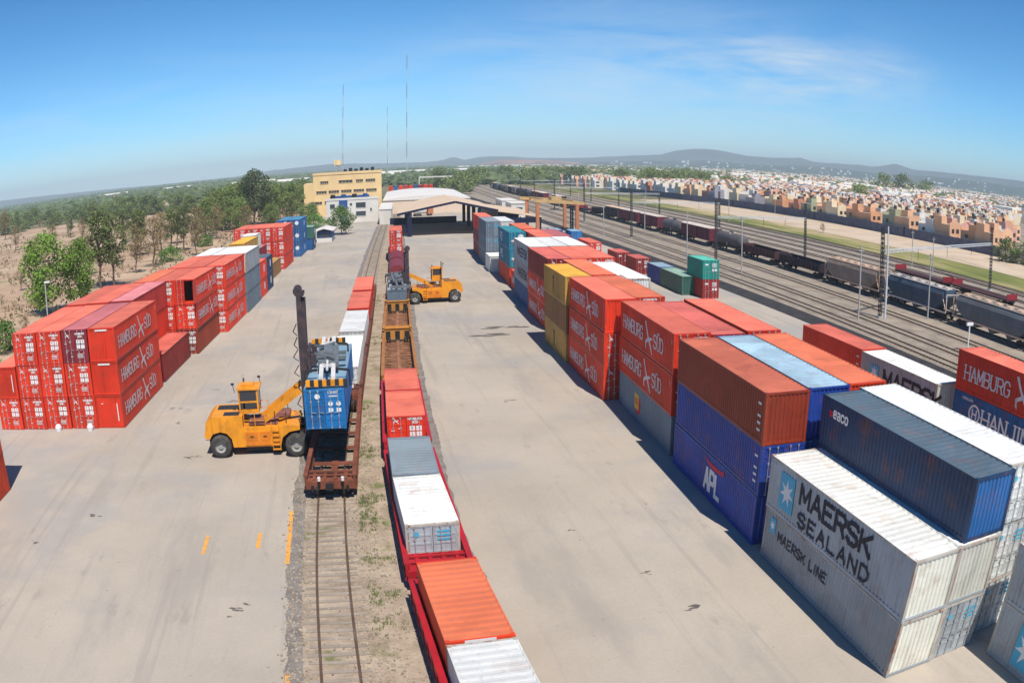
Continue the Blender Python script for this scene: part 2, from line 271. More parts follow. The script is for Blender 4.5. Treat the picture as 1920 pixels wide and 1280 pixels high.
# sparse weeds between the two yard tracks and on the verge
weed = mat('weed_green', (.16, .20, .06), .9, .3, 3, objvar=.1)
b = MB(); rg = random.Random(3)
def tuft(b, x, y, h, r, n=8):
    for i in range(n):
        a = rg.uniform(0, 6.28); d = rg.uniform(0, r); px, py = x+d*math.cos(a), y+d*math.sin(a); a2 = rg.uniform(0, 6.28); wv = rg.uniform(.01, .026); l = rg.uniform(.4, 1)*h; le = rg.uniform(.1, .5)*l
        b.poly([(px-wv*math.cos(a2), py-wv*math.sin(a2), .0), (px+wv*math.cos(a2), py+wv*math.sin(a2), .0), (px+le*math.cos(a2+1.3), py+le*math.sin(a2+1.3), l)])
patches = [(40, .9, 2.0, 55), (42.5, .95, 1.0, 40), (35.2, 1.0, .7, 22), (31.5, .9, .9, 26), (50.5, 1.2, 1.2, 30), (29, .8, .9, 16), (60, 1.0, 2, 12), (85, 3.2, 4, 20), (110, 5, 6, 20)]
for (y, x, r_, n) in patches:
    for i in range(n): yy = y+rg.gauss(0, r_*.5); tuft(b, T1(yy)+1.55+abs(rg.gauss(0, .45)) if rg.random() < .6 else x+c(yy)*.2+rg.gauss(0, .3), yy, .2, .22, 16)
for i in range(150): yy = rg.uniform(18, 60); tuft(b, T1(yy)+rg.uniform(1.2, 2.6), yy, .1, .15, 8)
stuff('weeds', b.mesh('weeds', weed), 'green weeds growing on the dirt strip between the two trains', 'weeds')
b = MB()
for i in range(900):
    y = rg.uniform(55, 330); x = -34-(rg.random()**1.3)*(60+y*.45)+c(y)*.9; h = rg.uniform(.4, 1.5)*(.6+y/260); r_ = h*rg.uniform(.5, 1.1)
    for k in range(14):
        d = Vector((rg.gauss(0, 1), rg.gauss(0, 1), abs(rg.gauss(0, 1)))).normalized(); p = Vector((x+d.x*r_, y+d.y*r_, d.z*h)); w_ = .22*h
        b.poly([p, p+Vector((rg.gauss(0, w_), rg.gauss(0, w_), rg.gauss(0, w_))), p+Vector((rg.gauss(0, w_), rg.gauss(0, w_), rg.gauss(0, w_)))])
stuff('dry_scrub', b.mesh('dry_scrub', mat('scrub_olive', lin('7a6c48'), .9, .4, .1)), 'low dry olive scrub dotted over the brown field', 'scrub')
# small stones and litter on the strip
b = MB()
for i in range(5200):
    yy = 18+42*rg.random()**1.5; x = T1(yy)+rg.choice([rg.gauss(1.6, .7), rg.uniform(-2.3, 3.4), rg.gauss(-1.7, .35)]); s = rg.uniform(.012, .05); b.box(x-s, x+s, yy-s, yy+s, 0, s*1.3+.012)
stuff('gravel', b.mesh('gravel', mat('stone_chips', (.36, .295, .225), .9, .5, 5)), 'loose stone chips scattered along the dirt strip and sleepers', 'gravel')
# oil stains: thin dark patches on the slab
stain = mat('oil_stain', (.13, .11, .10), .8, .3, 3, (.4, .35, .3), .6, 4)
b = MB()
for (x, y, r_) in ((-9.6, 54.6, .5), (-9.2, 54.2, .35), (-11.6, 50.8, .3), (-10.9, 50.9, .25), (-9.9, 64, .4), (-14.9, 62.5, .45), (-13.6, 58.6, .3), (-17.6, 25.6, .3), (-6.0, 30.6, .25), (-5.6, 31.1, .18), (-6.4, 29.9, .12), (14.5, 84, 1.2), (17.0, 88, 1.4), (13.2, 27.2, .3), (12.5, 31.0, .2), (10.4, 36.5, .15), (-16, 41, .3), (-19, 37, .25), (12, 60, .4), (-12, 68, .35)):
    for k in range(5):
        cx, cy = x+rg.gauss(0, r_*.7), y+rg.gauss(0, r_*.35); n = 9; s = r_*rg.uniform(.2, .6)
        b.poly([(cx+s*1.6*rg.uniform(.6, 1.2)*math.cos(6.283*i/n), cy+s*.6*rg.uniform(.6, 1.2)*math.sin(6.283*i/n), .016+.0005*len(b.f) % .004) for i in range(n)])
struct('pavement_stains', b.mesh('pavement_stains', stain))
#---PART2---
# ------------------------------------------------------------------ lettering drawn with strokes
GL = {'A': [[(0, 0), (.5, 1), (1, 0)], [(.2, .35), (.8, .35)]], 'B': [[(0, 0), (0, 1), (.75, 1), (.95, .87), (.95, .63), (.75, .52), (0, .52)], [(.75, .52), (1, .38), (1, .14), (.8, 0), (0, 0)]],
 'C': [[(1, .8), (.75, 1), (.25, 1), (0, .75), (0, .25), (.25, 0), (.75, 0), (1, .2)]], 'D': [[(0, 0), (0, 1), (.65, 1), (1, .7), (1, .3), (.65, 0), (0, 0)]],
 'E': [[(1, 1), (0, 1), (0, 0), (1, 0)], [(0, .52), (.8, .52)]], 'G': [[(1, .8), (.75, 1), (.25, 1), (0, .75), (0, .25), (.25, 0), (.75, 0), (1, .2), (1, .48), (.6, .48)]],
 'H': [[(0, 0), (0, 1)], [(1, 0), (1, 1)], [(0, .5), (1, .5)]], 'I': [[(.5, 0), (.5, 1)]], 'J': [[(.9, 1), (.9, .25), (.65, 0), (.3, 0), (.05, .22)]], 'K': [[(0, 0), (0, 1)], [(.95, 1), (0, .45)], [(.3, .6), (1, 0)]],
 'L': [[(0, 1), (0, 0), (1, 0)]], 'M': [[(0, 0), (0, 1), (.5, .25), (1, 1), (1, 0)]], 'N': [[(0, 0), (0, 1), (1, 0), (1, 1)]], 'O': [[(.25, 0), (0, .25), (0, .75), (.25, 1), (.75, 1), (1, .75), (1, .25), (.75, 0), (.25, 0)]],
 'P': [[(0, 0), (0, 1), (.75, 1), (1, .85), (1, .6), (.75, .45), (0, .45)]], 'R': [[(0, 0), (0, 1), (.75, 1), (1, .85), (1, .62), (.75, .48), (0, .48)], [(.55, .48), (1, 0)]],
 'S': [[(1, .82), (.75, 1), (.25, 1), (0, .84), (0, .64), (.25, .53), (.75, .47), (1, .36), (1, .16), (.75, 0), (.25, 0), (0, .18)]], 'U': [[(0, 1), (0, .25), (.25, 0), (.75, 0), (1, .25), (1, 1)]],
 'X': [[(0, 0), (1, 1)], [(0, 1), (1, 0)]], 'Y': [[(0, 1), (.5, .5), (1, 1)], [(.5, .5), (.5, 0)]], 'T': [[(0, 1), (1, 1)], [(.5, 1), (.5, 0)]],
 'a': [[(.1, .6), (.7, .6), (.85, .45), (.85, 0), (.2, 0), (.1, .15), (.25, .32), (.85, .32)]], 'c': [[(.9, .5), (.7, .62), (.25, .62), (.05, .45), (.05, .15), (.25, 0), (.7, 0), (.9, .12)]],
 'e': [[(.05, .32), (.9, .32), (.85, .55), (.65, .62), (.25, .62), (.05, .45), (.05, .15), (.25, 0), (.85, .02)]], 'o': [[(.25, 0), (.05, .17), (.05, .45), (.25, .62), (.7, .62), (.9, .45), (.9, .17), (.7, 0), (.25, 0)]], 's': [[(.9, .55), (.2, .62), (.08, .45), (.85, .22), (.8, .03), (.05, .05)]],
 '1': [[(.2, .8), (.5, 1), (.5, 0)]], '2': [[(0, .8), (.3, 1), (.8, 1), (1, .75), (0, 0), (1, 0)]], '4': [[(.8, 0), (.8, 1), (0, .3), (1, .3)]], '5': [[(1, 1), (0, 1), (0, .55), (.8, .55), (1, .35), (.8, 0), (0, 0)]], '7': [[(0, 1), (1, 1), (.4, 0)]]}
class Face:
    """2-D drawing on a container side: s along the reading direction, t up"""
    def __init__(s, fn): s.fn = fn; s.b = MB(); s.k = 0
    def poly(s, pts, mi=0): s.k += 1; s.b.poly([s.fn(p[0], p[1], .004+.0004*(s.k % 40)) for p in pts], mi)
    def seg(s, a, d, th, mi=0, ext=.35):
        vx, vy = d[0]-a[0], d[1]-a[1]; l = math.hypot(vx, vy) or 1; vx /= l; vy /= l; e = th*ext; h = th/2
        a = (a[0]-vx*e, a[1]-vy*e); d = (d[0]+vx*e, d[1]+vy*e)
        s.poly([(a[0]+vy*h, a[1]-vx*h), (d[0]+vy*h, d[1]-vx*h), (d[0]-vy*h, d[1]+vx*h), (a[0]-vy*h, a[1]+vx*h)], mi)
    def text(s, txt, x, y, w, h, th, gap=.3, mi=0, serif=False):
        for ch in txt:
            if ch == ' ': x += w*.8; continue
            cw = w*(.35 if ch == 'I' else 1)
            up = ch == 'Ü'
            for st in GL['U' if up else ch]:
                pts = [(x+p[0]*cw, y+p[1]*h) for p in st]
                for a, d in zip(pts[:-1], pts[1:]): s.seg(a, d, th*(.72 if serif and abs(a[1]-d[1]) < .05*h else 1), mi)
                if serif:
                    for p, r_ in ((pts[0], st[0]), (pts[-1], st[-1])):
                        if r_[1] in (0, 1) and r_ != (0, 0) or ch in 'HMNIA': s.seg((p[0]-th*1.1, p[1]), (p[0]+th*1.1, p[1]), th*.5, mi, 0)
            if up:
                for q in (.28, .72): s.poly([(x+cw*q-th*.6, y+h*1.12), (x+cw*q+th*.6, y+h*1.12), (x+cw*q+th*.6, y+h*1.12+th*1.2), (x+cw*q-th*.6, y+h*1.12+th*1.2)], mi)
            x += cw+w*gap
        return x
    def disc(s, x, y, r_, mi=0, n=20): s.poly([(x+r_*math.cos(6.2832*i/n), y+r_*math.sin(6.2832*i/n)) for i in range(n)], mi)
    def star(s, x, y, r_, mi=0, n=7, inner=.42):
        s.k += 1
        P = [(x+(r_ if i % 2 == 0 else r_*inner)*math.sin(math.pi*i/n), y+(r_ if i % 2 == 0 else r_*inner)*math.cos(math.pi*i/n)) for i in range(2*n)]
        for i in range(2*n): j = (i+1) % (2*n); s.b.poly([s.fn(x, y, .009), s.fn(*P[j], .009), s.fn(*P[i], .009)], mi); s.b.poly([s.fn(x, y, .009), s.fn(*P[i], .009), s.fn(*P[j], .009)], mi) if False else None
    def bird(s, x, y, h, mi=0):
        """white emblem: a slanting sail-like wing with a body and a short second wing"""
        P = lambda u, v: (x+u*h, y+v*h)
        s.poly([P(-.42, 1.0), P(-.30, 1.02), P(-.10, .66), P(.10, .42), P(.0, .34), P(-.16, .55)], mi)
        s.poly([P(.0, .5), P(.16, .46), P(.34, .2), P(.50, -.08), P(.44, -.1), P(.22, .12), P(.06, .28)], mi)
        s.poly([P(-.36, .30), P(-.12, .42), P(.06, .46), P(.1, .34), P(-.1, .28), P(-.26, .2)], mi)
        s.poly([P(.06, .46), P(.30, .52), P(.52, .50), P(.3, .40), P(.12, .36)], mi)
        s.poly([P(-.36, .30), P(-.26, .20), P(-.22, -.05), P(-.34, .05)], mi)
# ------------------------------------------------------------------ containers
RU = lin('8a4a2a')
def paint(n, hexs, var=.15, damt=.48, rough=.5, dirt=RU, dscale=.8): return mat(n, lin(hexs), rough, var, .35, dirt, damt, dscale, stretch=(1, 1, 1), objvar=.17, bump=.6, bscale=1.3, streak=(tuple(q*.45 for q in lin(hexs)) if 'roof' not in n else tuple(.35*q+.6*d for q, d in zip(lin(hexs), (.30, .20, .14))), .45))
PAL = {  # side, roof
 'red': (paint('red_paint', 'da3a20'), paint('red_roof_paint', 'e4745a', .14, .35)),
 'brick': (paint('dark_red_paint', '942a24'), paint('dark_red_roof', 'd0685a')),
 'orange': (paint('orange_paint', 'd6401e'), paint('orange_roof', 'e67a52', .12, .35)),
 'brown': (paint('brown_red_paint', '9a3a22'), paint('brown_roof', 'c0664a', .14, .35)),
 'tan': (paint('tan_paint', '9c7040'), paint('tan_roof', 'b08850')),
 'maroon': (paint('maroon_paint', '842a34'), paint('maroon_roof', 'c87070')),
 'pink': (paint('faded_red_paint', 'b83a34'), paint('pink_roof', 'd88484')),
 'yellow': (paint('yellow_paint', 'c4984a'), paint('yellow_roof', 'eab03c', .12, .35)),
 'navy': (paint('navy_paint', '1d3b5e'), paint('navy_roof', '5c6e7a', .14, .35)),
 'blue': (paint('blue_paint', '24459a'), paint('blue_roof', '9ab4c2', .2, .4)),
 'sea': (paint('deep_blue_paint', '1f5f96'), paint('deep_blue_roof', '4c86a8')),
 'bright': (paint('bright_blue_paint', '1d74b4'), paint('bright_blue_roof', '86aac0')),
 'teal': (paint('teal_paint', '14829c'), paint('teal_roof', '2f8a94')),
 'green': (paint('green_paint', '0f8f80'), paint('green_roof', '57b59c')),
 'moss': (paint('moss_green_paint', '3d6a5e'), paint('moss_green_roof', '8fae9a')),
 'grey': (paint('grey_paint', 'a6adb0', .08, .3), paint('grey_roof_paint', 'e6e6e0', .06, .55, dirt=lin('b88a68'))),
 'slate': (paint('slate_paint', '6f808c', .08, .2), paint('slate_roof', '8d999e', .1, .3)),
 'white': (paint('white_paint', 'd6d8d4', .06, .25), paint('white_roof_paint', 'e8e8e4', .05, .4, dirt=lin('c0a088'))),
}
M_white = mat('white_lettering', (.82, .82, .80), .6, .08, 1, (.5, .4, .35), .3, 3)
M_navy = mat('dark_lettering', lin('10142e'), .6, .1)
M_sky = mat('pale_blue_panel', lin('4fb0d0'), .6, .08)
M_rede = mat('red_emblem', lin('d02040'), .6, .05)
M_yel = mat('yellow_emblem', lin('e8b830'), .6, .05)
M_steel = mat('galvanised_rod', (.52, .52, .52), .4, .1, metal=.5)
M_dark = mat('dark_gap', (.02, .02, .022), .9, .1)
M_rusty = mat('rusty_rail', lin('b8b2a6'), .7, .15, 1, lin('a0582c'), 1.0, 1.1, streak=(lin('8a4a28'), .8))
M_ham = mat('faded_lettering', (.74, .68, .65), .65, .1, 1, lin('b84a40'), .55, 2.5)
W2 = 1.219; H = 2.591
CACHE = {}
def cm(key, fn):
    if key not in CACHE: CACHE[key] = fn()
    return CACHE[key]
def corr_profile(a, b, period, depth):
    n = max(1, round((b-a)/period)); p = (b-a)/n; out = []
    for i in range(n):
        s = a+i*p; out += [(s, 0), (s+.30*p, 0), (s+.5*p, depth), (s+.80*p, depth)]
    out.append((b, 0)); return out
ENDP = {'grey': paint('sunlit_grey_end_paint', 'dcdacb', .06, .35), 'navy': paint('sunlit_navy_end_paint', '2a64a0', .1, .3)}  # end walls lighter than their sides: sunlight put into the colour
def body_mesh(key, Lc, hz):
    side, roof = PAL[key]; b = MB(); ml = [side, M_rusty]
    for sx in (-1, 1):
        for y in (0, Lc):
            y0, y1 = (y, y+.16) if y == 0 else (y-.16, y); x0, x1 = (-W2, -W2+.14) if sx < 0 else (W2-.14, W2)
            b.box(x0, x1, y0, y1, .1, hz-.1, 1 if key in ('grey', 'white') else 0)
            e = .004; b.box(x0-e, x1+e, y0-e-.01, y1+e+.01, 0, .118, 0); b.box(x0-e, x1+e, y0-e-.01, y1+e+.01, hz-.118, hz, 1 if key in ('grey', 'white') else 0)
        xo = sx*W2; xi = sx*(W2-.06); lo, hi = min(xo, xi), max(xo, xi)
        b.box(lo, hi, .16, Lc-.16, .02, .17, 0); b.box(lo, hi, .16, Lc-.16, hz-.09, hz-.012, 1 if key in ('grey', 'white') else 0)
        pr = corr_profile(.16, Lc-.16, .278, .036); k = len(b.v)
        for (y, d) in pr:
            x = sx*(W2-.006-d); b.v += [(x, y, .17), (x, y, hz-.09)]
        for i in range(len(pr)-1):
            q = (k+2*i, k+2*i+2, k+2*i+3, k+2*i+1); b.f.append(q if sx > 0 else q[::-1]); b.m.append(0)
    for y0, y1 in ((.0, .12), (Lc-.12, Lc)):
        b.box(-W2+.14, W2-.14, y0, y1, .02, .15, 0); b.box(-W2+.14, W2-.14, y0, y1, hz-.11, hz-.012, 1 if key in ('grey', 'white') else 0)
    b.box(-W2+.07, W2-.07, .13, Lc-.13, .13, .16, 0)
    return b.mesh(key+'_body', ml)
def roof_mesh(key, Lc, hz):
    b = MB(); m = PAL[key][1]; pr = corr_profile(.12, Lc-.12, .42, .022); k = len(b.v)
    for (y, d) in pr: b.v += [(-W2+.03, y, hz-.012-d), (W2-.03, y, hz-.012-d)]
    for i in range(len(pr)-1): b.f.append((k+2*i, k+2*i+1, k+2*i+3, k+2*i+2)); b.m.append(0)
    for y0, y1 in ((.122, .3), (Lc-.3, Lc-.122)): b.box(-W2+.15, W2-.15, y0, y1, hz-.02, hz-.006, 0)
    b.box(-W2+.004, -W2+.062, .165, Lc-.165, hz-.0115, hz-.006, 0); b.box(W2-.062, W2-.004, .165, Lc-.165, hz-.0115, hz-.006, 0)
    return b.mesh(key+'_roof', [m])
def endwall_mesh(key, hz):
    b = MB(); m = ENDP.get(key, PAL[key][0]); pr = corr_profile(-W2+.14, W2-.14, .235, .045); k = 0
    for (x, d) in pr: b.v += [(x, .03+d, .15), (x, .03+d, hz-.11)]
    for i in range(len(pr)-1): b.f.append((2*i, 2*i+2, 2*i+3, 2*i+1)); b.m.append(0)
    return b.mesh(key+'_end_wall', [m])
def door_mesh(key, hz):   # left leaf, hinge at x=-W2+.14, closed in plane y=.02
    b = MB(); m = PAL[key][0]; x0, x1 = -W2+.145, -.012; z0, z1 = .16, hz-.12
    b.box(x0, x1, .035, .06, z0, z1, 0)
    for a, d in ((x0, x0+.06), (x1-.06, x1)): b.box(a, d, .012, .034, z0, z1, 0)
    n = 5; hh = (z1-z0)/n
    for i in range(n+1): z = z0+i*hh; b.box(x0+.061, x1-.061, .014, .034, max(z0, z-.05), min(z1, z+.05), 0)
    for z in (z0+.2, z0+.85, z0+1.5, z1-.2): b.box(x0-.08, x0+.05, -.002, .0115, z-.04, z+.04, 0)
    return b.mesh(key+'_door', [m])
def rod_mesh(hz):
    b = MB(); b.cyl((0, -.02, .06), (0, -.02, hz-.05), .02, 6)
    for z in (.1, .8, 1.7, hz-.12): b.box(-.045, .045, -.035, .012, z-.05, z+.05)
    b.bar((0, -.045, 1.05), (.28, -.05, 1.02), .02, .035)
    return b.mesh('lock_rod', [M_steel])
def labels_mesh(kind):
    F = Face(lambda s, t, e: (s, .008-e-.004, t))
    if kind in ('ham', 'hamd'):
        F.bird(-.66, 1.98, .42); F.text('HAMBURG', .12, 2.2, .095, .13, .035, .35); F.text('SÜD', .36, 1.98, .1, .13, .035, .35)
        for i in (0, 1):
            for j in (0, 1): x = .2+i*.42; z = 1.12+j*.38; F.poly([(x, z), (x+.34, z), (x+.34, z+.31), (x, z+.31)])
        for z in (.42, .55, .66): F.poly([(.2, z), (.75, z), (.75, z+.05), (.2, z+.05)])
        for (x, z) in ((-.95, 1.5), (-.5, 1.62), (-.9, .9), (-.45, .5)): F.poly([(x, z), (x+.2, z), (x+.2, z+.06), (x, z+.06)])
    elif kind == 'marks':
        for i in range(4): F.poly([(.18, 2.1-i*.16), (.9, 2.1-i*.16), (.9, 2.18-i*.16), (.18, 2.18-i*.16)])
        for i in (0, 1): F.poly([(.2+i*.42, 1.1), (.5+i*.42, 1.1), (.5+i*.42, 1.4), (.2+i*.42, 1.4)])
        F.poly([(-.9, 1.9), (-.4, 1.9), (-.4, 2.1), (-.9, 2.1)])
    elif kind == 'disc':
        F.disc(.5, 1.85, .42); F.poly([(-.9, 1.2), (-.3, 1.2), (-.3, 1.45), (-.9, 1.45)])
    elif kind == 'blue':
        F.disc(-.42, 2.0, .16); 
        for i in (0, 1): F.disc(.36+i*.48, 1.55, .15, 0, 10); F.poly([(.22+i*.48, 1.05), (.5+i*.48, 1.05), (.5+i*.48, 1.28), (.22+i*.48, 1.3)])
        F.text('1225', .2, 2.18, .12, .12, .03, .4); F.poly([(.28, 1.98), (.8, 1.98), (.8, 2.05), (.28, 2.05)])
    elif kind == 'bar': F.poly([(-.55, 2.33), (.55, 2.33), (.55, 2.45), (-.55, 2.45)])
    elif kind == 'vbar': F.poly([(.72, .55), (.80, .55), (.80, 1.95), (.72, 1.95)]); F.poly([(-.7, 1.9), (-.5, 1.9), (-.5, 1.96), (-.7, 1.96)])
    elif kind == 'mdoor':
        F.disc(-.75, 1.95, .14, 0, 10)
        for i in range(3): F.poly([(.2, 2.0-i*.2), (.8, 2.0-i*.2), (.8, 2.1-i*.2), (.2, 2.1-i*.2)])
    return F.b.mesh('door_markings', [M_white if kind != 'mdoor' else M_sky])
def side_face(sg, Lc):
    return Face((lambda s, t, e: (-W2-e, Lc-s, t)) if sg < 0 else (lambda s, t, e: (W2+e, s, t)))
def side_marks(kind, sg, Lc):
    """returns list of (part name, mesh)"""
    F = side_face(sg, Lc); out = []
    if kind == 'ham':
        F.text('HAMBURG', .9, .85, .53, .88, .135, .32, serif=True); out.append(('lettering', F.b.mesh('lettering', [M_ham])))
        G = side_face(sg, Lc); G.bird(6.95, .42, 1.85); out.append(('emblem', G.b.mesh('emblem', [M_ham])))
        K_ = side_face(sg, Lc); K_.text('SÜD', 8.15, .85, .53, .88, .135, .32, serif=True); K_.text('1', 11.75, 1.9, .12, .25, .05); out.append(('lettering', K_.b.mesh('lettering', [M_ham])))
    elif kind == 'sealand':
        F.text('MAERSK', 3.1, 1.36, .80, .88, .195, .30); F.text('SEALAND', 3.15, .32, .62, .62, .135, .48); out.append(('lettering', F.b.mesh('lettering', [M_navy])))
        G = side_face(sg, Lc); G.poly([(1.15, .45), (2.5, .45), (2.5, 2.2), (1.15, 2.2)], 0); G.star(1.83, 1.33, .66, 1); out.append(('emblem', G.b.mesh('emblem', [M_sky, M_white])))
    elif kind == 'line':
        F.text('MAERSK LINE', 1.5, 1.42, .34, .44, .085, .42); out.append(('lettering', F.b.mesh('lettering', [M_navy])))
        G = side_face(sg, Lc); G.poly([(.55, 1.55), (1.15, 1.55), (1.15, 2.3), (.55, 2.3)], 0); G.star(.85, 1.93, .27, 1); out.append(('emblem', G.b.mesh('emblem', [M_sky, M_white])))
    elif kind == 'maersk':
        F.text('MAERSK', 3.2, .75, 1.0, 1.15, .24, .26); out.append(('lettering', F.b.mesh('lettering', [M_navy])))
        G = side_face(sg, Lc); G.poly([(1.3, .8), (2.5, .8), (2.5, 2.0), (1.3, 2.0)], 0); G.star(1.9, 1.4, .55, 1); out.append(('emblem', G.b.mesh('emblem', [M_sky, M_white])))
    elif kind == 'greytext':
        F.text('MAERSK', 3.2, .75, 1.0, 1.0, .2, .26); out.append(('lettering', F.b.mesh('lettering', [M_navy])))
    elif kind == 'star':
        G = side_face(sg, Lc); G.poly([(1.6, .35), (3.2, .35), (3.2, 2.25), (1.6, 2.25)], 0); G.star(2.4, 1.3, .78, 1); out.append(('emblem', G.b.mesh('emblem', [M_sky, M_white])))
    elif kind == 'hanjin':
        F.text('HANJIN', 3.25, .98, .72, 1.0, .17, .3, serif=True); F.text('HANJIN', 1.0, 2.2, .16, .16, .04, .3); out.append(('lettering', F.b.mesh('lettering', [M_white])))
        G = side_face(sg, Lc); G.disc(2.4, 1.5, .62, 0); G.disc(2.4, 1.5, .48, 1); G.text('H', 2.19, 1.22, .42, .56, .12); out.append(('emblem', G.b.mesh('emblem', [M_white, PAL['sea'][0]])))
    elif kind == 'apl':
        F.text('APL', 5.3, .55, .62, 1.15, .27, .3); out.append(('lettering', F.b.mesh('lettering', [M_white])))
        G = side_face(sg, Lc); G.poly([(5.0, 2.35), (5.9, 2.2), (7.2, 2.2), (8.0, 2.3), (7.9, 2.02), (6.4, 1.9), (5.8, 2.0)]); out.append(('emblem', G.b.mesh('emblem', [M_rede])))
    elif kind == 'oocl':
        G = side_face(sg, Lc); G.disc(4.9, 1.2, .68, 1, 9); G.poly([(4.1, .85), (5.1, .85), (5.1, 1.95), (4.1, 1.95)], 0); out.append(('emblem', G.b.mesh('emblem', [M_yel, M_rede])))
        F.text('OOCL', 4.2, 1.25, .16, .35, .06, .25); out.append(('lettering', F.b.mesh('lettering', [M_rede])))
    elif kind == 'seaco':
        F.text('s', .75, 1.75, .28, .36, .09); out.append(('lettering', F.b.mesh('lettering', [M_rede])))
        G = side_face(sg, Lc); G.text('eaco', 1.12, 1.75, .28, .52, .1, .25); out.append(('lettering', G.b.mesh('lettering', [M_white])))
    elif kind == 'msc':
        for i, ch in enumerate('CSM'): F.text(ch, Lc*.45, .55+i*.55, .34, .4, .11)
        out.append(('lettering', F.b.mesh('lettering', [M_navy])))
    elif kind == 'po':
        F.text('PO', Lc*.2, .8, 1.0, 1.1, .22); out.append(('lettering', F.b.mesh('lettering', [M_white])))
    elif kind == 'disc':
        F.disc(Lc*.6, 1.4, .6); out.append(('emblem', F.b.mesh('emblem', [M_white])))
    elif kind == 'nums':
        for t in (.6, .95, 1.3, 1.9): F.poly([(Lc-.8, t), (Lc-.45, t), (Lc-.45, t+.12), (Lc-.8, t+.12)])
        out.append(('lettering', F.b.mesh('lettering', [M_white])))
    return out
def lathe_(prof, n):
    b = MB(); m_ = len(prof)
    for i in range(n):
        t = 2*math.pi*i/n
        for (r_, h) in prof: b.v.append((r_*math.cos(t), r_*math.sin(t), h))
    for i in range(n):
        j = (i+1) % n
        for k in range(m_-1): b.f.append((i*m_+k, i*m_+k+1, j*m_+k+1, j*m_+k)); b.m.append(0)
    return b
def cont(x, y, z, rz, label, key='red', Lc=12.19, near='wall', marks=None, side=None, sg=-1, group='stacked shipping containers', hz=H, detail=True, name='shipping_container'):
    """x = position of the container's centre line at its near end"""
    t = thing(name, label, 'container', (x, y, z), rz, group)
    obj('body', cm(('b', key, Lc, hz), lambda: body_mesh(key, Lc, hz)), t)
    obj('roof', cm(('r', key, Lc, hz), lambda: roof_mesh(key, Lc, hz)), t)
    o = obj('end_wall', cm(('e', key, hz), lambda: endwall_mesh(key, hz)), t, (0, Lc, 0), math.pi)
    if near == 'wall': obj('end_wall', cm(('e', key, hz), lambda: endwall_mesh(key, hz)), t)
    else:
        op = near == 'open'
        for s in (-1, 1):
            if op and s > 0:
                d = obj('door', cm(('d', key, hz), lambda: door_mesh(key, hz)), t, (W2*2-.10, -.08, 0), 0); d.location = (W2+.06, -1.22+.14, 0); d.rotation_euler = (0, 0, R(-90)); 
                d['label'] = 'door leaf swung open against the side'
                continue
            d = obj('door', cm(('d', key, hz), lambda: door_mesh(key, hz)), t)
            if s > 0: d.scale = (-1, 1, 1)
            if detail:
                for xx in (-.82, -.36): obj('lock_rod', cm(('rod', hz), lambda: rod_mesh(hz)), d, (xx, 0, 0))
    if marks: obj('markings', cm(('m', marks), lambda: labels_mesh(marks)), t)
    if side:
        for i, (nm, me) in enumerate(cm(('s', side, sg, Lc), lambda: side_marks(side, sg, Lc))): obj(nm, me, t)
    return t
LV = ['bottom', 'middle', 'top']
def corner(x, y, rz, dx): return x+dx*math.cos(rz), y+dx*math.sin(rz)
def stack(x, y, h, specs, where, sg=-1, Lc=12.19, z=.02, names=None, jit=.04):
    """x,y = aisle-side near corner at ground; specs bottom to top"""
    rj = random.Random(int(x*100+y*10)); zz = z; n = len(specs)
    for i, s in enumerate(specs):
        s = dict(s); lv = (names or (LV if n == 3 else (['lower', 'upper'] if n == 2 else ['single'])))[i]
        cx, cy = corner(x, y, -h, (W2 if sg < 0 else -W2)+rj.uniform(-jit, jit)); hz = s.get('hz', H)
        col = s.pop('d', s.get('key', 'red')); dx = s.pop('dx', 0); dy = s.pop('dy', 0)
        lab = f"{col} container, {lv} of {where}" if lv != 'single' else f"{col} container, {where}"
        cont(cx+dx, cy+dy+rj.uniform(-.03, .03), zz, -h+rj.uniform(-.002, .002), lab, sg=sg, Lc=s.pop('L', Lc), **s); zz += hz+.012
D = dict
ham = D(key='red', d='red bird-emblem', near='doors', marks='ham', side='ham'); hamw = D(key='red', d='red bird-emblem', near='wall', marks='bar', side='ham')
redd = D(key='red', d='plain red', near='doors', marks='ham'); redw = D(key='red', d='plain red', near='wall')
# right-hand block, from near to far
stack(23.05, 5.3, .02, [D(key='grey', d='grey star-emblem', side='star'), D(key='grey', d='grey star-emblem', side='star')], 'the pair cut off by the right picture edge')
stack(18.15, 18.62, .02, [D(key='grey', d='grey dark-lettered', side='line'), D(key='grey', d='grey blue-star', side='sealand')], 'the front pair beside the aisle')
stack(20.66, 18.66, .02, [D(key='grey', d='grey', near='doors', marks='mdoor'), D(key='grey', d='grey ribbed-end'), D(key='navy', d='dark navy ribbed', side='seaco', dx=.25, dy=.2)], 'the second front column')
stack(23.5, 19.2, .02, [D(key='white', d='white', near='doors', marks='mdoor'), D(key='white', d='white', near='doors', marks='mdoor'), D(key='white', d='long white', near='doors', marks='mdoor')], 'the column right of the navy container')
stack(18.45, 31.9, .05, [D(key='blue', d='blue white-lettered', side='apl'), D(key='blue', d='plain blue', side='nums', near='doors'), D(key='brown', d='rusty brown', marks=None, side='nums')], 'the second aisle stack')
stack(20.98, 32.0, .05, [D(key='blue', d='blue', near='doors'), D(key='bright', d='blue', near='doors'), D(key='blue', d='blue faded-roof')], 'the column between brown and orange roofs')
stack(23.5, 32.0, .05, [D(key='red', d='red'), D(key='red', d='red'), D(key='orange', d='orange', near='wall')], 'the column behind the long white roof')
stack(19.25, 45.3, .06, [D(key='slate', d='slate grey yellow-emblem', side='oocl'), ham, ham], 'the third aisle stack')
stack(21.75, 45.2, .06, [redd, redd, D(key='brick', d='dull red', near='doors', hz=2.44)], 'the second column of the third row')
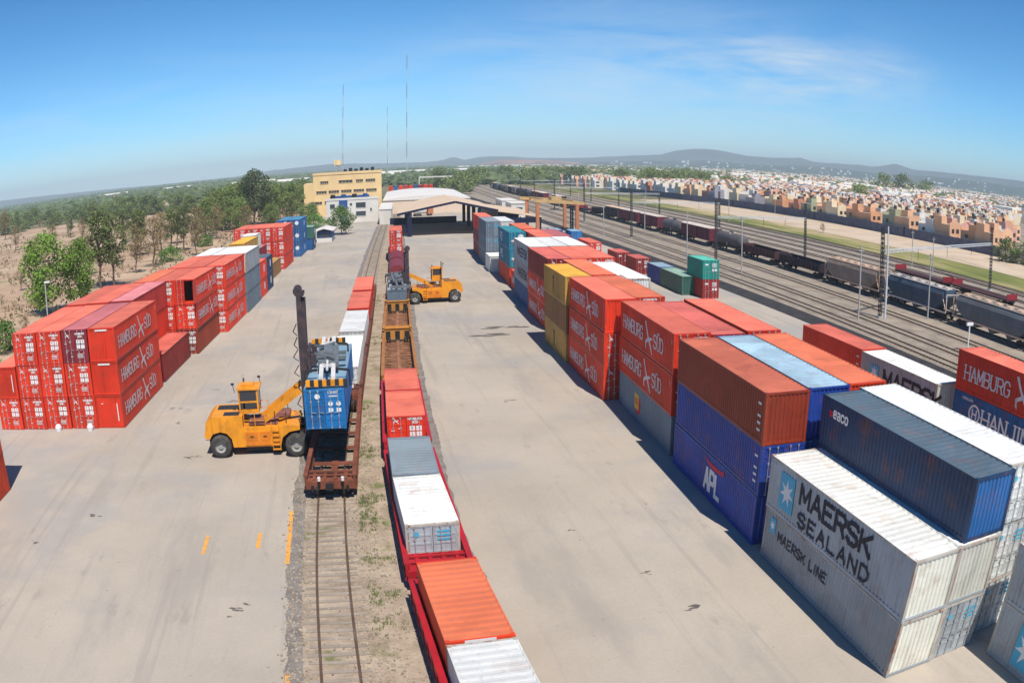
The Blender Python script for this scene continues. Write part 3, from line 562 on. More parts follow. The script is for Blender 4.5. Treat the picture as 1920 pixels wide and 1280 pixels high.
stack(24.25, 45.0, .06, [redd, redd, D(key='red', d='red', near='doors')], 'the outer column of the third row')
stack(19.0, 58.2, .05, [ham, ham, D(key='red', d='red bird-emblem', near='wall', side='ham')], 'the fourth aisle stack')
stack(21.5, 58.6, .05, [redd, redd, D(key='orange', d='orange', near='doors', marks='bar')], 'the second column of the fourth row')
stack(21.9, 71.3, .05, [redd, redd, D(key='orange', d='orange', near='doors')], 'the column right of the yellow stack')
stack(24.1, 68.3, .05, [D(key='white', d='white', near='doors'), D(key='white', d='white', near='doors'), D(key='white', d='long white')], 'the column with the white roof')
yl_ = D(key='yellow', d='yellow dark-lettered', side='msc', near='wall', L=9.3)
stack(19.35, 70.6, .04, [yl_, D(key='tan', d='tan', L=9.3), yl_], 'the short aisle stack')
stack(21.1, 84.0, .05, [ham, ham, D(key='brick', d='dark red', near='doors', marks='ham')], 'the fifth aisle stack')
stack(23.6, 84.0, .05, [redd, redd, D(key='red', d='red', near='doors', marks='ham')], 'the fifth row, second column')
stack(26.1, 84.0, .05, [redd, redd, D(key='red', d='red', near='doors', marks='ham')], 'the fifth row, outer column')
stack(22.0, 96.6, .055, [D(key='sea', d='blue'), D(key='grey', d='grey', side='greytext'), D(key='grey', d='white-roofed grey', side='greytext')], 'the sixth aisle stack')
stack(24.5, 96.7, .055, [redd, D(key='grey', d='grey'), D(key='grey', d='white-roofed grey')], 'the sixth row, second column')
stack(27.0, 96.8, .055, [redd, D(key='grey', d='grey'), D(key='white', d='white-roofed')], 'the sixth row, outer column')
stack(23.4, 110.4, .06, [D(key='red', d='red bird-emblem', side='ham')], 'alone in front of the teal stack', Lc=6.06)
stack(25.9, 109.4, .06, [redd, redd, D(key='red', d='red')], 'the column behind the white roofs')
stack(28.4, 109.4, .06, [redd, redd, D(key='maroon', d='pinkish red')], 'the outer column behind the white roofs')
stack(31.0, 111.4, .06, [redd, D(key='orange', d='orange')], 'the pair farthest right behind the white roofs')
tl = D(key='teal', d='teal white-disc', near='doors', marks='disc', side='po')
stack(23.75, 117.2, .06, [redw, tl, tl], 'the teal stack')
stack(26.6, 122.6, .06, [redd, redd, D(key='orange', d='orange')], 'the column right of the teal stack')
stack(29.1, 123.0, .06, [redd, D(key='red', d='red')], 'the pair right of the teal stack')
stack(23.6, 132.6, .06, [D(key='white', d='small white')], 'alone in front of the far grey stack', Lc=6.06)
gd = D(key='slate', d='slate grey', near='doors', marks='mdoor')
stack(24.3, 139.8, .06, [D(key='slate', d='slate grey'), gd, gd], 'the far grey stack')
stack(26.8, 139.9, .06, [redd, D(key='grey', d='pale grey'), D(key='white', d='white')], 'the column right of the far grey stack')
stack(25.3, 152.6, .06, [D(key='maroon', d='maroon'), D(key='maroon', d='maroon'), D(key='red', d='red')], 'the farthest aisle stack by the open shed')
# loose containers along the railway side
stack(45.1, 46.8, .03, [D(key='sea', d='deep blue white-lettered', side='hanjin', hz=2.59)], 'under the red one at the right edge', Lc=12.19) if False else None
cont(*corner(36.3, 24.5, -.02, W2), .02, -.02, 'plain red container, bottom of the stack at the right picture edge', 'red')
cont(*corner(36.2, 24.5, -.02, W2), .02+2.603, -.02, 'deep blue container with white lettering under the red one at the right edge', 'sea', side='hanjin')
cont(*corner(36.2, 24.5, -.02, W2), .02+5.206, -.02, 'red container with white lettering, topmost at the right picture edge', 'red', side='ham')
for x, y, k, nm in ((28.8, 31.0, 'maersk', 'grey container with dark lettering and blue star behind the long white roof'), ): pass
stack(35.75, 37.9, .03, [D(key='red', d='plain red'), D(key='grey', d='grey big dark-lettered', side='maersk', L=9.9)], 'the pair behind the long white roof', Lc=9.9)
stack(36.35, 48.1, .03, [D(key='brick', d='dark red'), D(key='red', d='red pink-roofed', side='nums', L=9.6)], 'the pair left of the grey dark-lettered container', Lc=9.6)
stack(46.7, 100.4, .05, [D(key='brick', d='brown-red white-marked', near='doors', marks='marks'), D(key='green', d='bright green', near='doors', marks='marks')], 'the short pair by the ditch', Lc=6.06)
stack(45.0, 103.6, .05, [D(key='moss', d='moss green')], 'between the green stack and the blue one', Lc=9.5)
stack(45.6, 113.6, .05, [D(key='blue', d='blue')], 'end to end with the moss green one', Lc=6.06)
stack(45.9, 124.6, .05, [D(key='brick', d='dull red door-end', near='doors', marks='marks')], 'alone beyond the low blue one', Lc=6.06)
stack(45.6, 133.3, .05, [D(key='brick', d='dull red', near='doors', marks='marks')], 'second beyond the low blue one', Lc=6.06)
stack(46.0, 151.0, .05, [D(key='red', d='bright red', near='doors', marks='ham')], 'alone near the foot of the orange gantry', Lc=9.5)
for i, (x, y, k, d) in enumerate(((42.5, 176, 'bright', 'pale blue'), (46.2, 180, 'blue', 'blue'), (49.5, 176, 'bright', 'bright blue'))):
    stack(x, y, .06, [D(key=k, d=d, near='doors')], ['left', 'middle', 'right'][i]+' of three between the gantry legs', Lc=6.06)
# left-hand block: aisle is on its right, so x = right near corner
colx = [-18.2, -20.70, -23.20, -25.70, -28.20]
nmc = ['aisle-side column', 'second column from the aisle', 'third column from the aisle', 'fourth column from the aisle', 'outermost column']
for i, x in enumerate(colx):
    h = .06
    if i == 0: sp = [D(key='red', d='red bird-emblem', marks='vbar', side='ham'), hamw, hamw]
    elif i == 1: sp = [ham, ham, D(key='maroon', d='dark maroon', near='doors', marks='ham')]
    elif i == 4: sp = [ham, D(key='red', d='plain-ended red', marks='vbar')]
    else: sp = [ham, ham, ham]
    sp = [dict(s) for s in sp]
    if i: [s.pop('side', None) for s in sp]
    stack(x, 57.8, h, sp, 'the near left block, '+nmc[i], sg=1)
stack(-17.55, 71.4, .065, [D(key='brick', d='low dark red')], 'single in the gap of the left row', sg=1, Lc=10.3)
for i, x in enumerate((-20.1, -22.6, -25.1)):
    k3 = ['pink', 'red', 'red'][i]
    stack(x, 70.9, .065, [redw, redw, D(key=k3, d=['pink-roofed red', 'brighter red', 'salmon-roofed red'][i])], 'the second left block, '+['inner', 'middle', 'outer'][i]+' column', sg=1)
hs = dict(ham); 
stack(-16.05, 82.7, .075, [D(key='brown', d='brown-orange', near='doors', marks='ham'), hs, D(key='red', d='red open-doored', near='open', side='ham')], 'the third left block, aisle column', sg=1, Lc=10.6)
stack(-18.55, 82.9, .075, [redd, redd, redd], 'the third left block, second column', sg=1, Lc=10.6)
stack(-21.05, 83.4, .075, [redd, redd, D(key='orange', d='salmon-roofed red', near='doors', marks='ham')], 'the third left block, third column', sg=1, Lc=10.6)
stack(-14.3, 93.6, .075, [ham, ham, ham], 'the fourth left block, aisle column', sg=1)
stack(-16.8, 93.9, .075, [redd, redd, D(key='red', d='red')], 'the fourth left block, second column', sg=1)
stack(-19.3, 94.4, .075, [redd, redd, D(key='red', d='red')], 'the fourth left block, third column', sg=1)
gs = D(key='slate', d='slate grey', side='nums', near='wall')
stack(-13.15, 106.1, .07, [gs, gs, D(key='grey', d='white-roofed grey')], 'the fifth left block, aisle column', sg=1, Lc=10.6)
stack(-15.65, 106.3, .07, [redd, redd, D(key='white', d='white')], 'the fifth left block, second column', sg=1, Lc=10.6)
stack(-18.15, 106.6, .07, [redd, redd, D(key='white', d='dull white')], 'the fifth left block, third column', sg=1, Lc=10.6)
stack(-12.5, 117.2, .07, [D(key='red', d='bright red white-marked', near='doors', marks='ham', side='disc'), D(key='red', d='bright red', near='doors', marks='ham', side='disc')], 'the short pair beyond the grey stack', sg=1, Lc=6.06)
stack(-12.1, 123.6, .07, [D(key='navy', d='navy white-disc', side='disc'), D(key='navy', d='navy', side='disc')], 'the short navy pair', sg=1, Lc=6.06)
stack(-15.2, 121.0, .07, [D(key='tan', d='tan'), D(key='navy', d='navy'), D(key='yellow', d='yellow')], 'the column left of the navy pair', sg=1, Lc=12.19)
stack(-12.6, 136.0, .07, [D(key='tan', d='mustard')], 'alone in front of the tall red stack', sg=1, Lc=12.19)
stack(-15.1, 135.0, .07, [D(key='brick', d='dark red'), D(key='maroon', d='maroon'), D(key='white', d='small white', near='doors', marks='mdoor', L=6.06)], 'the column behind the mustard one', sg=1, Lc=12.19)
stack(-19.2, 140.0, .07, [D(key='blue', d='blue'), D(key='blue', d='purple-blue')], 'the pair at the back of the left row', sg=1)
stack(-22.0, 146.0, .07, [D(key='slate', d='pale slate')], 'low at the back of the left row', sg=1)
for i in range(4):
    stack(-11.2-2.5*i, 151.2+.2*i, .07, [dict(redd, d='tall red') for _ in range(3)], 'the tall far red row, '+nmc[i], sg=1)
for i in range(2):
    stack(-9.2-2.5*i, 171.0+.2*i, .07, [D(key='sea', d='deep blue', near='doors', marks='disc', side='disc')]*3, 'the far blue pair of columns, '+['aisle side', 'outer side'][i], sg=1)
stack(-7.0, 183.6, .07, [D(key='navy', d='navy', side='disc'), D(key='moss', d='grey-green', side='disc')], 'the last pair before the kiosk', sg=1, Lc=6.06)
for i_, z_ in enumerate((.02, 2.623, 5.226)): cont(-25.5, 32.6, z_, -.02, ['bottom', 'middle', 'top'][i_]+' container of the orange stack cut off by the left picture edge', 'orange', Lc=12.19)
#---PART3---
for i_, (x_, y_, nm_) in enumerate(((-21.3, 57.35, 'foot of the near left block'), (-24.4, 57.4, 'left part of the near left block'), (-17.3, 82.2, 'foot of the third left block'))):
    b = lathe_([(0, .55), (.2, .5), (.3, .3), (.26, 0)], 12); o = obj('marker_stone', b.mesh('marker_stone', [M_white]), None, (x_, y_, .02)); tag(o, 'small round white marker stone at the '+nm_, 'marker stone', 'white marker stones')

# ------------------------------------------------------------------ wagons on the two yard tracks
tyre = mat('tyre_rubber', (.05, .048, .045), .85, .2, 3, (.28, .24, .2), .6, 3)
black = mat('black_steel', (.018, .017, .018), .6, .2)
def along(fn, y0, y1):
    x0, x1 = fn(y0), fn(y1); L_ = math.hypot(x1-x0, y1-y0); return (x0, y0), L_, -math.atan2(x1-x0, y1-y0)
def bogie_mesh(m):
    def f():
        b = MB()
        for y in (-.9, .9):
            for s in (-.75, .75): b.cyl((s-.07, y, .44), (s+.07, y, .44), .44, 14)
            b.cyl((-.75, y, .44), (.75, y, .44), .08, 6)
        for s in (-1.0, 1.0): b.box(s-.08, s+.08, -1.35, 1.35, .4, .72)
        b.box(-1, 1, -.2, .2, .45, .8); return b.mesh('bogie', [m])
    return cm(('bog', m.name), f)
def well_wagon(fn, y0, y1, label, m, kind='well', ends='plain', zc=0.2, fm=None, sm=None):
    (x, y), L_, rz = along(fn, y0, y1); t = thing('well_wagon', label, 'rail wagon', (x, y, zc), rz, 'container wagons on the yard tracks')
    E_ = 1.75
    for s in (-1, 1):
        b = MB(); a, d = (1.33, 1.47) if s > 0 else (-1.47, -1.33)
        b.box(a, d, .5, L_-.5, .38, 1.12); b.box(a-.06, d+.06, .5, L_-.5, 1.12, 1.2); b.box(a-.05, d+.05, .5, L_-.5, .32, .38)
        n = int(L_/1.1)
        for i in range(n): yy = .9+i*(L_-1.8)/max(1, n-1); xo = s*1.47; b.box(min(xo, xo+s*.05), max(xo, xo+s*.05), yy-.05, yy+.05, .381, 1.119)
        obj('side_sill', b.mesh('side_sill', [sm or m]), t)
    for e in (0, 1):
        b = MB(); g = lambda v: v if e == 0 else L_-v
        def bx(x0, x1, a, d, z0, z1, mi=0): b.box(x0, x1, min(g(a), g(d)), max(g(a), g(d)), z0, z1, mi)
        bx(-1.32, 1.32, .25, E_, .82, .95); bx(-1.4, 1.4, .12, .25, .5, .98); bx(-1.32, 1.32, E_, E_+.1, .15, 1.0)
        for q in (-.9, -.3, .3, .9): bx(q-.09, q+.09, .3, E_-.05, .951, 1.05)
        bx(-1.2, 1.2, .75, .9, 1.052, 1.1); bx(-1.25, 1.25, 1.3, 1.42, 1.052, 1.12)
        if ends == 'bulk' and e == 1:
            bx(-1.3, 1.3, E_+.12, E_+.2, .2, 1.55, 0)
            for q in (-.95, 0, .95): bx(q-.24, q+.24, E_+.2, E_+.215, .45, 1.3, 1); bx(q-.24, q+.24, E_+.105, E_+.12, 1.06, 1.3, 1)
            bx(-1.45, 1.45, E_-.1, E_+.3, 1.56, 1.66, 0)
            for q in (-1.35, 1.35): bx(q-.12, q+.12, E_-.25, E_+.45, 1.662, 1.8, 0)
        obj('end_platform', b.mesh('end_platform', [m, M_dark]), t)
        b = MB(); yy = g(-.05); b.box(-.13, .13, min(yy, g(.3)), max(yy, g(.3)), .62, .86); b.box(-.22, .22, min(g(-.28), yy), max(g(-.28), yy), .56, .92)
        for q in (-.62, .72): b.cyl((q, g(-.02), .5), (q+.05, g(-.12), 1.15), .03, 6); 
        obj('coupler', b.mesh('coupler', [black]), t)
        if ends == 'hoses':
            for q in (-.62, .72): b = MB(); b.cyl((q+.05, g(-.12), 1.1), (q+.05, g(-.13), 1.32), .09, 8); obj('signal_lamp', b.mesh('signal_lamp', [M_white]), t)
        obj('bogie', bogie_mesh(black), t, (0, g(1.35), 0))
    b = MB()
    if kind == 'lattice':
        n = int((L_-4)/1.0)
        for i in range(n+1):
            yy = 2.1+i*(L_-4.2)/n; b.box(-1.32, 1.32, yy-.1, yy+.1, .18, .32)
            if i < n:
                y2 = 2.1+(i+1)*(L_-4.2)/n; b.bar((-1.2, yy, .25), (1.2, y2, .25), .1, .08); b.bar((1.2, yy, .24), (-1.2, y2, .24), .1, .08)
                for q in (-.9, .9): b.box(q-.2, q+.2, yy+.3, yy+.6, .1, .17)
        b.box(-.14, .14, 2, L_-2, .325, .42)
    else:
        for i in range(6): yy = 2.2+i*(L_-4.4)/5; b.box(-1.32, 1.32, yy-.25, yy+.25, .12, .2)
        b.box(-.2, .2, 2, L_-2, .08, .118)
    obj('well_floor', b.mesh('well_floor', [fm or m]), t)
    return t
Wred = mat('wagon_red', lin('b01c28'), .55, .15, .8, RU, .35, 1); Wyel = mat('wagon_yellow', lin('c8883a'), .6, .18, .8, RU, .75, 1.2)
Wflo = mat('wagon_floor_rust', lin('94664a'), .8, .3, 1.5, lin('c09a78'), .5, 1.5); Wsil = mat('wagon_sill_tan', lin('a8703c'), .7, .2, 1, RU, .4, 1)
Wrust = mat('wagon_rust', lin('7c4632'), .8, .3, 1.2, (.09, .05, .035), .6, 2); Wbrn = mat('wagon_brown', lin('6a4034'), .8, .25, 1)
well_wagon(T2, 8.5, 30.9, 'red well wagon nearest the camera, loaded with two containers', Wred)
well_wagon(T2, 31.3, 47.3, 'second red well wagon, carrying the grey and the white short containers', Wred)
well_wagon(T2, 47.8, 63.6, 'third red well wagon, carrying two short red containers', Wred)
well_wagon(T2, 64.0, 83.4, 'empty yellow well wagon just behind the red containers', Wyel, 'lattice', 'bulk', fm=Wflo, sm=Wsil)
well_wagon(T2, 83.9, 99.6, 'second empty yellow well wagon, beside the far lift truck', Wyel, 'lattice', 'bulk', fm=Wflo, sm=Wsil)
well_wagon(T2, 100.0, 115.5, 'wagon holding the grey container under the far spreader', Wbrn)
well_wagon(T2, 152, 168, 'farthest wagon carrying the stacked red containers', Wbrn)
well_wagon(T1, 42.6, 61.6, 'rusty brown wagon under the lifted blue container', Wrust, 'well', 'hoses')
well_wagon(T1, 62.0, 76.2, 'brown wagon under the first white container on the left track', Wbrn)
well_wagon(T1, 76.4, 89.0, 'brown wagon under the second white container on the left track', Wbrn)
well_wagon(T1, 89.2, 102.2, 'brown wagon under the nearer red container on the left track', Wbrn)
well_wagon(T1, 102.4, 116.5, 'last wagon of the left track under a red container', Wbrn)
def ridecont(fn, y0, label, key, Lc, z=.2, near='wall', marks=None, side=None, sg=-1, dx=0):
    rz = -head(fn, y0+Lc/2); return cont(fn(y0)+dx, y0, z, rz, label, key, Lc, near, marks, side, sg, group='containers riding on rail wagons', hz=2.44)
ridecont(T2, 17.05, 'white container on the red wagon at the bottom edge of the picture', 'white', 6.06)
ridecont(T2, 23.25, 'bright orange container with ribbed roof on the nearest red wagon', 'orange', 6.3, side='ham' if False else None, marks='bar')
ridecont(T2, 33.15, 'white-roofed container with grey doors on the second red wagon', 'grey', 6.06, near='doors', marks='mdoor')
ridecont(T2, 39.3, 'slate-roofed short container ahead of the white-roofed one', 'slate', 6.06)
ridecont(T2, 49.3, 'red container with emblem doors on the third red wagon', 'red', 6.06, near='doors', marks='ham')
ridecont(T2, 55.5, 'red container ahead of the emblem-doored one on the third wagon', 'red', 6.06)
ridecont(T2, 101.0, 'grey-roofed container held under the far spreader', 'slate', 12.19, dx=-.02)
ridecont(T2, 153.4, 'lower of the two red containers at the far end of the right track', 'red', 12.19, near='doors', marks='ham', z=.9)
ridecont(T2, 153.4, 'upper of the two red containers at the far end of the right track', 'red', 12.19, near='doors', marks='ham', z=3.36)
ridecont(T1, 62.9, 'white container half hidden behind the lifted blue one', 'white', 12.19, near='doors')
ridecont(T1, 76.8, 'white-roofed container on the left track, next to the red ones', 'white', 11.4, near='doors')
ridecont(T1, 89.5, 'salmon-roofed red container on the left track, the nearer one', 'red', 12.0)
ridecont(T1, 102.7, 'salmon-roofed red container at the far end of the left track', 'red', 12.19)
# maroon round-topped loads further up the right track
Mload = mat('maroon_tarp', lin('7e3038'), .6, .2, 1)
for i, (y0, y1) in enumerate(((126, 137), (138, 150))):
    (x, y), L_, rz = along(T2, y0, y1); t = thing('covered_wagon', ['nearer', 'farther'][i]+' round-topped maroon wagon beyond the far lift truck', 'rail wagon', (x, y, .2), rz, 'container wagons on the yard tracks')
    b = MB(); prof = [(1.3*math.cos(math.pi*k/10), 1.3+1.1*math.sin(math.pi*k/10)) for k in range(11)]+[(-1.3, .8), (1.3, .8)]; b.prism([(p[0], p[1]) for p in prof], 1, .6, L_-.6)
    obj('load_cover', b.mesh('load_cover', [Mload]), t); b = MB(); b.box(-1.4, 1.4, .1, L_-.1, .55, .79); 
    for q in (-1, 1): b.box(q-.15, q+.15, .2, .5, .8, 1.9)
    obj('deck', b.mesh('deck', [Wbrn]), t); obj('bogie', bogie_mesh(black), t, (0, 1.6, 0)); obj('bogie', bogie_mesh(black), t, (0, L_-1.6, 0))
# the container being lifted, long side carried by the spreader
BZ = 2.88
cont(-1.62, 46.85, BZ, -.055, 'bright blue container hanging from the near lift truck', 'bright', 12.19, 'doors', 'blue', group='containers riding on rail wagons', hz=2.44)
# ------------------------------------------------------------------ container lift trucks
HY = mat('truck_yellow', lin('f09c20'), .45, .14, .8, lin('a86a30'), .5, 1.5, streak=(lin('8a5a28'), .4)); HO = mat('truck_orange', lin('e07f1c'), .5, .15, 1.2, lin('9a6030'), .5, 2); HD = mat('mast_steel', lin('453c40'), .55, .25, 2, RU, .4, 2); HG = mat('spreader_grey', lin('6c7276'), .6, .2, 2)
HGl = mat('cab_glass', (.03, .035, .045), .15, .1, spec=.8); HR = mat('rim_grey', (.33, .32, .30), .7, .15, 3); HW = mat('spreader_white', (.7, .68, .66), .6, .15); Blk = mat('hazard_black', (.03, .03, .03), .6, .05)
def lathe(prof, n, ax=1):
    b = MB()
    for i in range(n):
        t = 2*math.pi*i/n
        for (r_, h) in prof: b.v.append((r_*math.cos(t), h, r_*math.sin(t)))
    m_ = len(prof)
    for i in range(n):
        j = (i+1) % n
        for k in range(m_-1): b.f.append((i*m_+k, i*m_+k+1, j*m_+k+1, j*m_+k)); b.m.append(0)
    return b
def lift_truck(label, x, y, rz, mast_h, arm_z, reach, mirror=1):
    t = thing('container_lift_truck', label, 'lift truck', (x, y, .02), rz, 'yellow container lift trucks')
    m = mirror
    b = MB(); b.prism([(-3.75, 1.35), (-3.55, 2.35), (-3.1, 2.72), (-.95, 2.72), (-.95, .62), (-1.75, .62), (-1.8, 1.25), (-2.1, 1.62), (-2.6, 1.75), (-3.15, 1.6), (-3.45, 1.2)], 1, -1.55, 1.55) if False else None
    prof = [(-3.75, 1.35), (-3.55, 2.35), (-3.1, 2.72), (-.95, 2.72), (-.95, .62), (-1.75, .62), (-1.82, 1.2), (-2.15, 1.58), (-2.6, 1.7), (-3.1, 1.58), (-3.45, 1.2)]
    k = len(b.v)
    b.prism(prof, 1, -1.5, 1.5)
    b.v = [(p[0], p[1], p[2]) for p in b.v]
    b.box(-.949, 1.55, -1.45, 1.45, .6, 1.95); b.box(-.94, .9, -1.5, -1.451, .7, 1.7); b.box(-.94, .9, 1.451, 1.5, .7, 1.7)
    b.prism([(1.551, .75), (1.7, 1.25), (2.2, 1.62), (2.9, 1.72), (2.9, 2.0), (2.0, 2.05), (1.551, 1.96)], 1, -1.7, 1.7)
    obj('body', b.mesh('truck_body', [HY]), t)
    b = MB(); b.box(-.9, 1.5, -1.3, 1.3, .32, .6); b.box(-3.5, -1.9, -1.0, 1.0, .55, 1.0); b.cyl((-2.62, -1.5, .76), (-2.62, 1.5, .76), .16, 8); b.cyl((2.6, -1.8, .76), (2.6, 1.8, .76), .22, 8); b.box(1.6, 3.1, -1.1, 1.1, .5, 1.1); obj('chassis', b.mesh('chassis', [black]), t)
    for s_ in (-1, 1):
        b = MB()
        for (xa, xb, za, zb) in ((-.85, .05, 1.02, 1.62), (.12, .85, 1.02, 1.62), (-.85, .85, .72, .95)):
            y0_, y1_ = sorted((s_*1.501, s_*1.525)); b.box(xa, xb, y0_, y1_, za, zb)
        obj('side_hatch', b.mesh('side_hatch', [HO]), t)
        b = MB(); 
        for xq, zq in ((-.4, 1.32), (.5, 1.32)): y0_, y1_ = sorted((s_*1.526, s_*1.55)); b.box(xq-.12, xq+.12, y0_, y1_, zq-.04, zq+.04)
        b.cyl((1.25, s_*1.2, 1.96), (1.25, s_*1.2, 2.9), .03, 5); b.cyl((2.0, s_*1.2, 1.96), (2.0, s_*1.2, 2.8), .03, 5)
        obj('handle', b.mesh('handle', [Blk]), t)
    b = MB(); b.box(-2.3, -1.2, -1.25, -.45, 2.722, 2.74); b.box(-2.9, -1.3, .2, 1.2, 2.722, 2.74); obj('engine_grille', b.mesh('engine_grille', [Blk]), t)
    b = MB(); b.box(-.6, 1.4, -1.1, 1.1, 1.955, 2.06); b.box(-.5, .6, -1.3, -.6, 2.062, 2.35); b.box(.75, 2.2, .2, 1.4, 2.062, 2.3); obj('deck', b.mesh('deck', [mat('deck_dark', lin('8a5a50'), .7, .3, 2)]), t)
    # cab: posts, roof, seat base, glass
    cx0, cx1, cy0, cy1, z0, z1 = -1.15, .2, -.95, .65, 2.72, 4.3
    b = MB()
    for px in (cx0, cx1-.1):
        for py in (cy0, cy1-.1): b.box(px, px+.1, py, py+.1, z0, z1)
    b.box(cx0-.1, cx1+.15, cy0-.08, cy1+.08, z1, z1+.1); b.box(cx0+.101, cx1-.101, cy0+.005, cy0+.09, z0, z0+.28); b.box(cx0+.101, cx1-.101, cy1-.09, cy1-.005, z0, z0+.75); b.box(cx0+.005, cx0+.09, cy0+.101, cy1-.101, z0, z0+.75); b.box(cx1-.09, cx1-.005, cy0+.101, cy1-.101, z0, z0+.4)
    b.box(cx0+.101, cx1-.101, cy0+.01, cy0+.085, z0+.72, z0+.84); b.box(cx0+.3, cx0+.42, cy0+.02, cy0+.08, z0+.28, z0+.72)
    b.box(cx0+.2, cx1-.3, cy0+.4, cy1-.4, z1+.102, z1+.25)
    obj('cab', b.mesh('cab', [HY]), t)
    for gi, (a, d, e, f_, g, h_) in enumerate(((cx0+.1, cx1-.1, cy0+.02, cy0+.045, z0+.3, z1), (cx0+.1, cx1-.1, cy1-.045, cy1-.02, z0+.75, z1), (cx0+.02, cx0+.045, cy0+.1, cy1-.1, z0+.75, z1), (cx1-.045, cx1-.02, cy0+.1, cy1-.1, z0+.4, z1))):
        b = MB(); b.box(a, d, e, f_, g, h_); obj('window', b.mesh('window', [HGl]), t)
    for px, py in ((cx0-.2, cy0-.1), (cx1+.1, cy1)):
        b = MB(); b.cyl((px, py, z1-.1), (px-.1, py, z1+.45), .025, 5); b.box(px-.2, px, py-.08, py+.05, z1+.4, z1+.52); obj('work_lamp', b.mesh('work_lamp', [Blk]), t)
    b = MB(); b.cyl((-.95, 1.1, 2.72), (-.95, 1.1, 4.6 if mast_h > 9 else 5.3), .06, 8); obj('exhaust', b.mesh('exhaust', [HD]), t)
    for s in (-1, 1):
        b = MB(); b.bar((.75, s*.95, 2.45), (3.1, s*.95, arm_z), .3, .34); b.bar((.1, s*.95, 1.95), (1.3, s*.95, 2.75), .28, .3); obj('tilt_arm', b.mesh('tilt_arm', [HY]), t)
        b = MB(); b.bar((-.9, s*1.42, 2.9), (.6, s*1.42, 2.9), .04, .04); b.bar((-.9, s*1.42, 2.4), (.6, s*1.42, 2.4), .04, .04)
        for q in (-.85, -.1, .6): b.bar((q, s*1.42, 1.96), (q, s*1.42, 2.92), .04, .04)
        obj('railing', b.mesh('railing', [HY]), t)
        b = MB(); b.bar((1.0, s*1.62, .35), (1.0, s*1.62, 2.3), .05, .05); b.bar((1.5, s*1.62, .35), (1.5, s*1.62, 2.3), .05, .05)
        for q in range(5): b.bar((1.0, s*1.62, .45+q*.33), (1.5, s*1.62, .45+q*.33), .2 if q < 2 else .1, .05)
        obj('steps', b.mesh('steps', [HY]), t)
    tw = cm('tyre', lambda: lathe([(.38, -.28), (.62, -.30), (.74, -.22), (.76, 0), (.74, .22), (.62, .30), (.38, .28)], 22).mesh('tyre', [tyre], True))
    def rimf():
        b = lathe([(.385, -.27), (.30, -.12), (.16, -.10), (.15, -.2), (.0, -.2)], 18); b2 = lathe([(.385, .27), (.30, .12), (.16, .10), (.15, .2), (.0, .2)], 18)
        k = len(b.v); b.v += b2.v; b.f += [tuple(k+i for i in f_) for f_ in b2.f]; b.m += b2.m; return b.mesh('rim', [HR])
    rm = cm('rim', rimf)
    for px, ys_ in ((-2.62, (-1.55, 1.55)), (2.6, (-1.85, -1.2, 1.2, 1.85))):
        for py in ys_: wv = obj('wheel', tw, t, (px, py, .76)); obj('rim', rm, wv)
    # mast
    b = MB()
    for s in (-.95, .95):
        b.box(3.2, 3.5, s-.13, s+.13, .35, mast_h); b.box(3.501, 3.72, s-.08, s+.08, .5, mast_h-.5)
    for z in [.6+i*1.7 for i in range(int((mast_h-1)/1.7)+1)]+[mast_h-.3]: b.box(3.2, 3.45, -.81, .81, z, z+.3)
    for s in (-.35, .35): b.cyl((3.3, s, .5), (3.3, s, mast_h-.6), .11, 8)
    obj('mast', b.mesh('mast', [HD]), t)
    rg_ = random.Random(5)
    for s in (-.5, .5): b = MB(); b.cyl((3.4, s, mast_h-.2), (3.4, s+.02, mast_h+.02), .3, 10); b.cyl((3.25, s-.12, mast_h+.1), (3.25, s+.12, mast_h+.1), .28, 10); obj('chain_sheave', b.mesh('chain_sheave', [HD]), t)
    b = MB(); zz = .8
    while zz < mast_h-2.0:
        o1 = rg_.uniform(.12, .34); b.bar((3.14, -1.0, zz), (3.14-o1, -1.12, zz+.28), .05, .05); b.bar((3.14-o1, -1.12, zz+.28), (3.14, -1.0, zz+.75), .05, .05); zz += rg_.uniform(.75, 1.15)
    obj('hydraulic_hose', b.mesh('hydraulic_hose', [Blk]), t)
    return t
t1 = lift_truck('yellow lift truck with tall raised mast lifting the bright blue container', -6.4, 52.2, 0, 10.3, 4.15, 0)
t2 = lift_truck('yellow lift truck with lowered mast beside the yellow wagons', 11.55, 107.1, math.pi, 7.0, 3.6, 0)
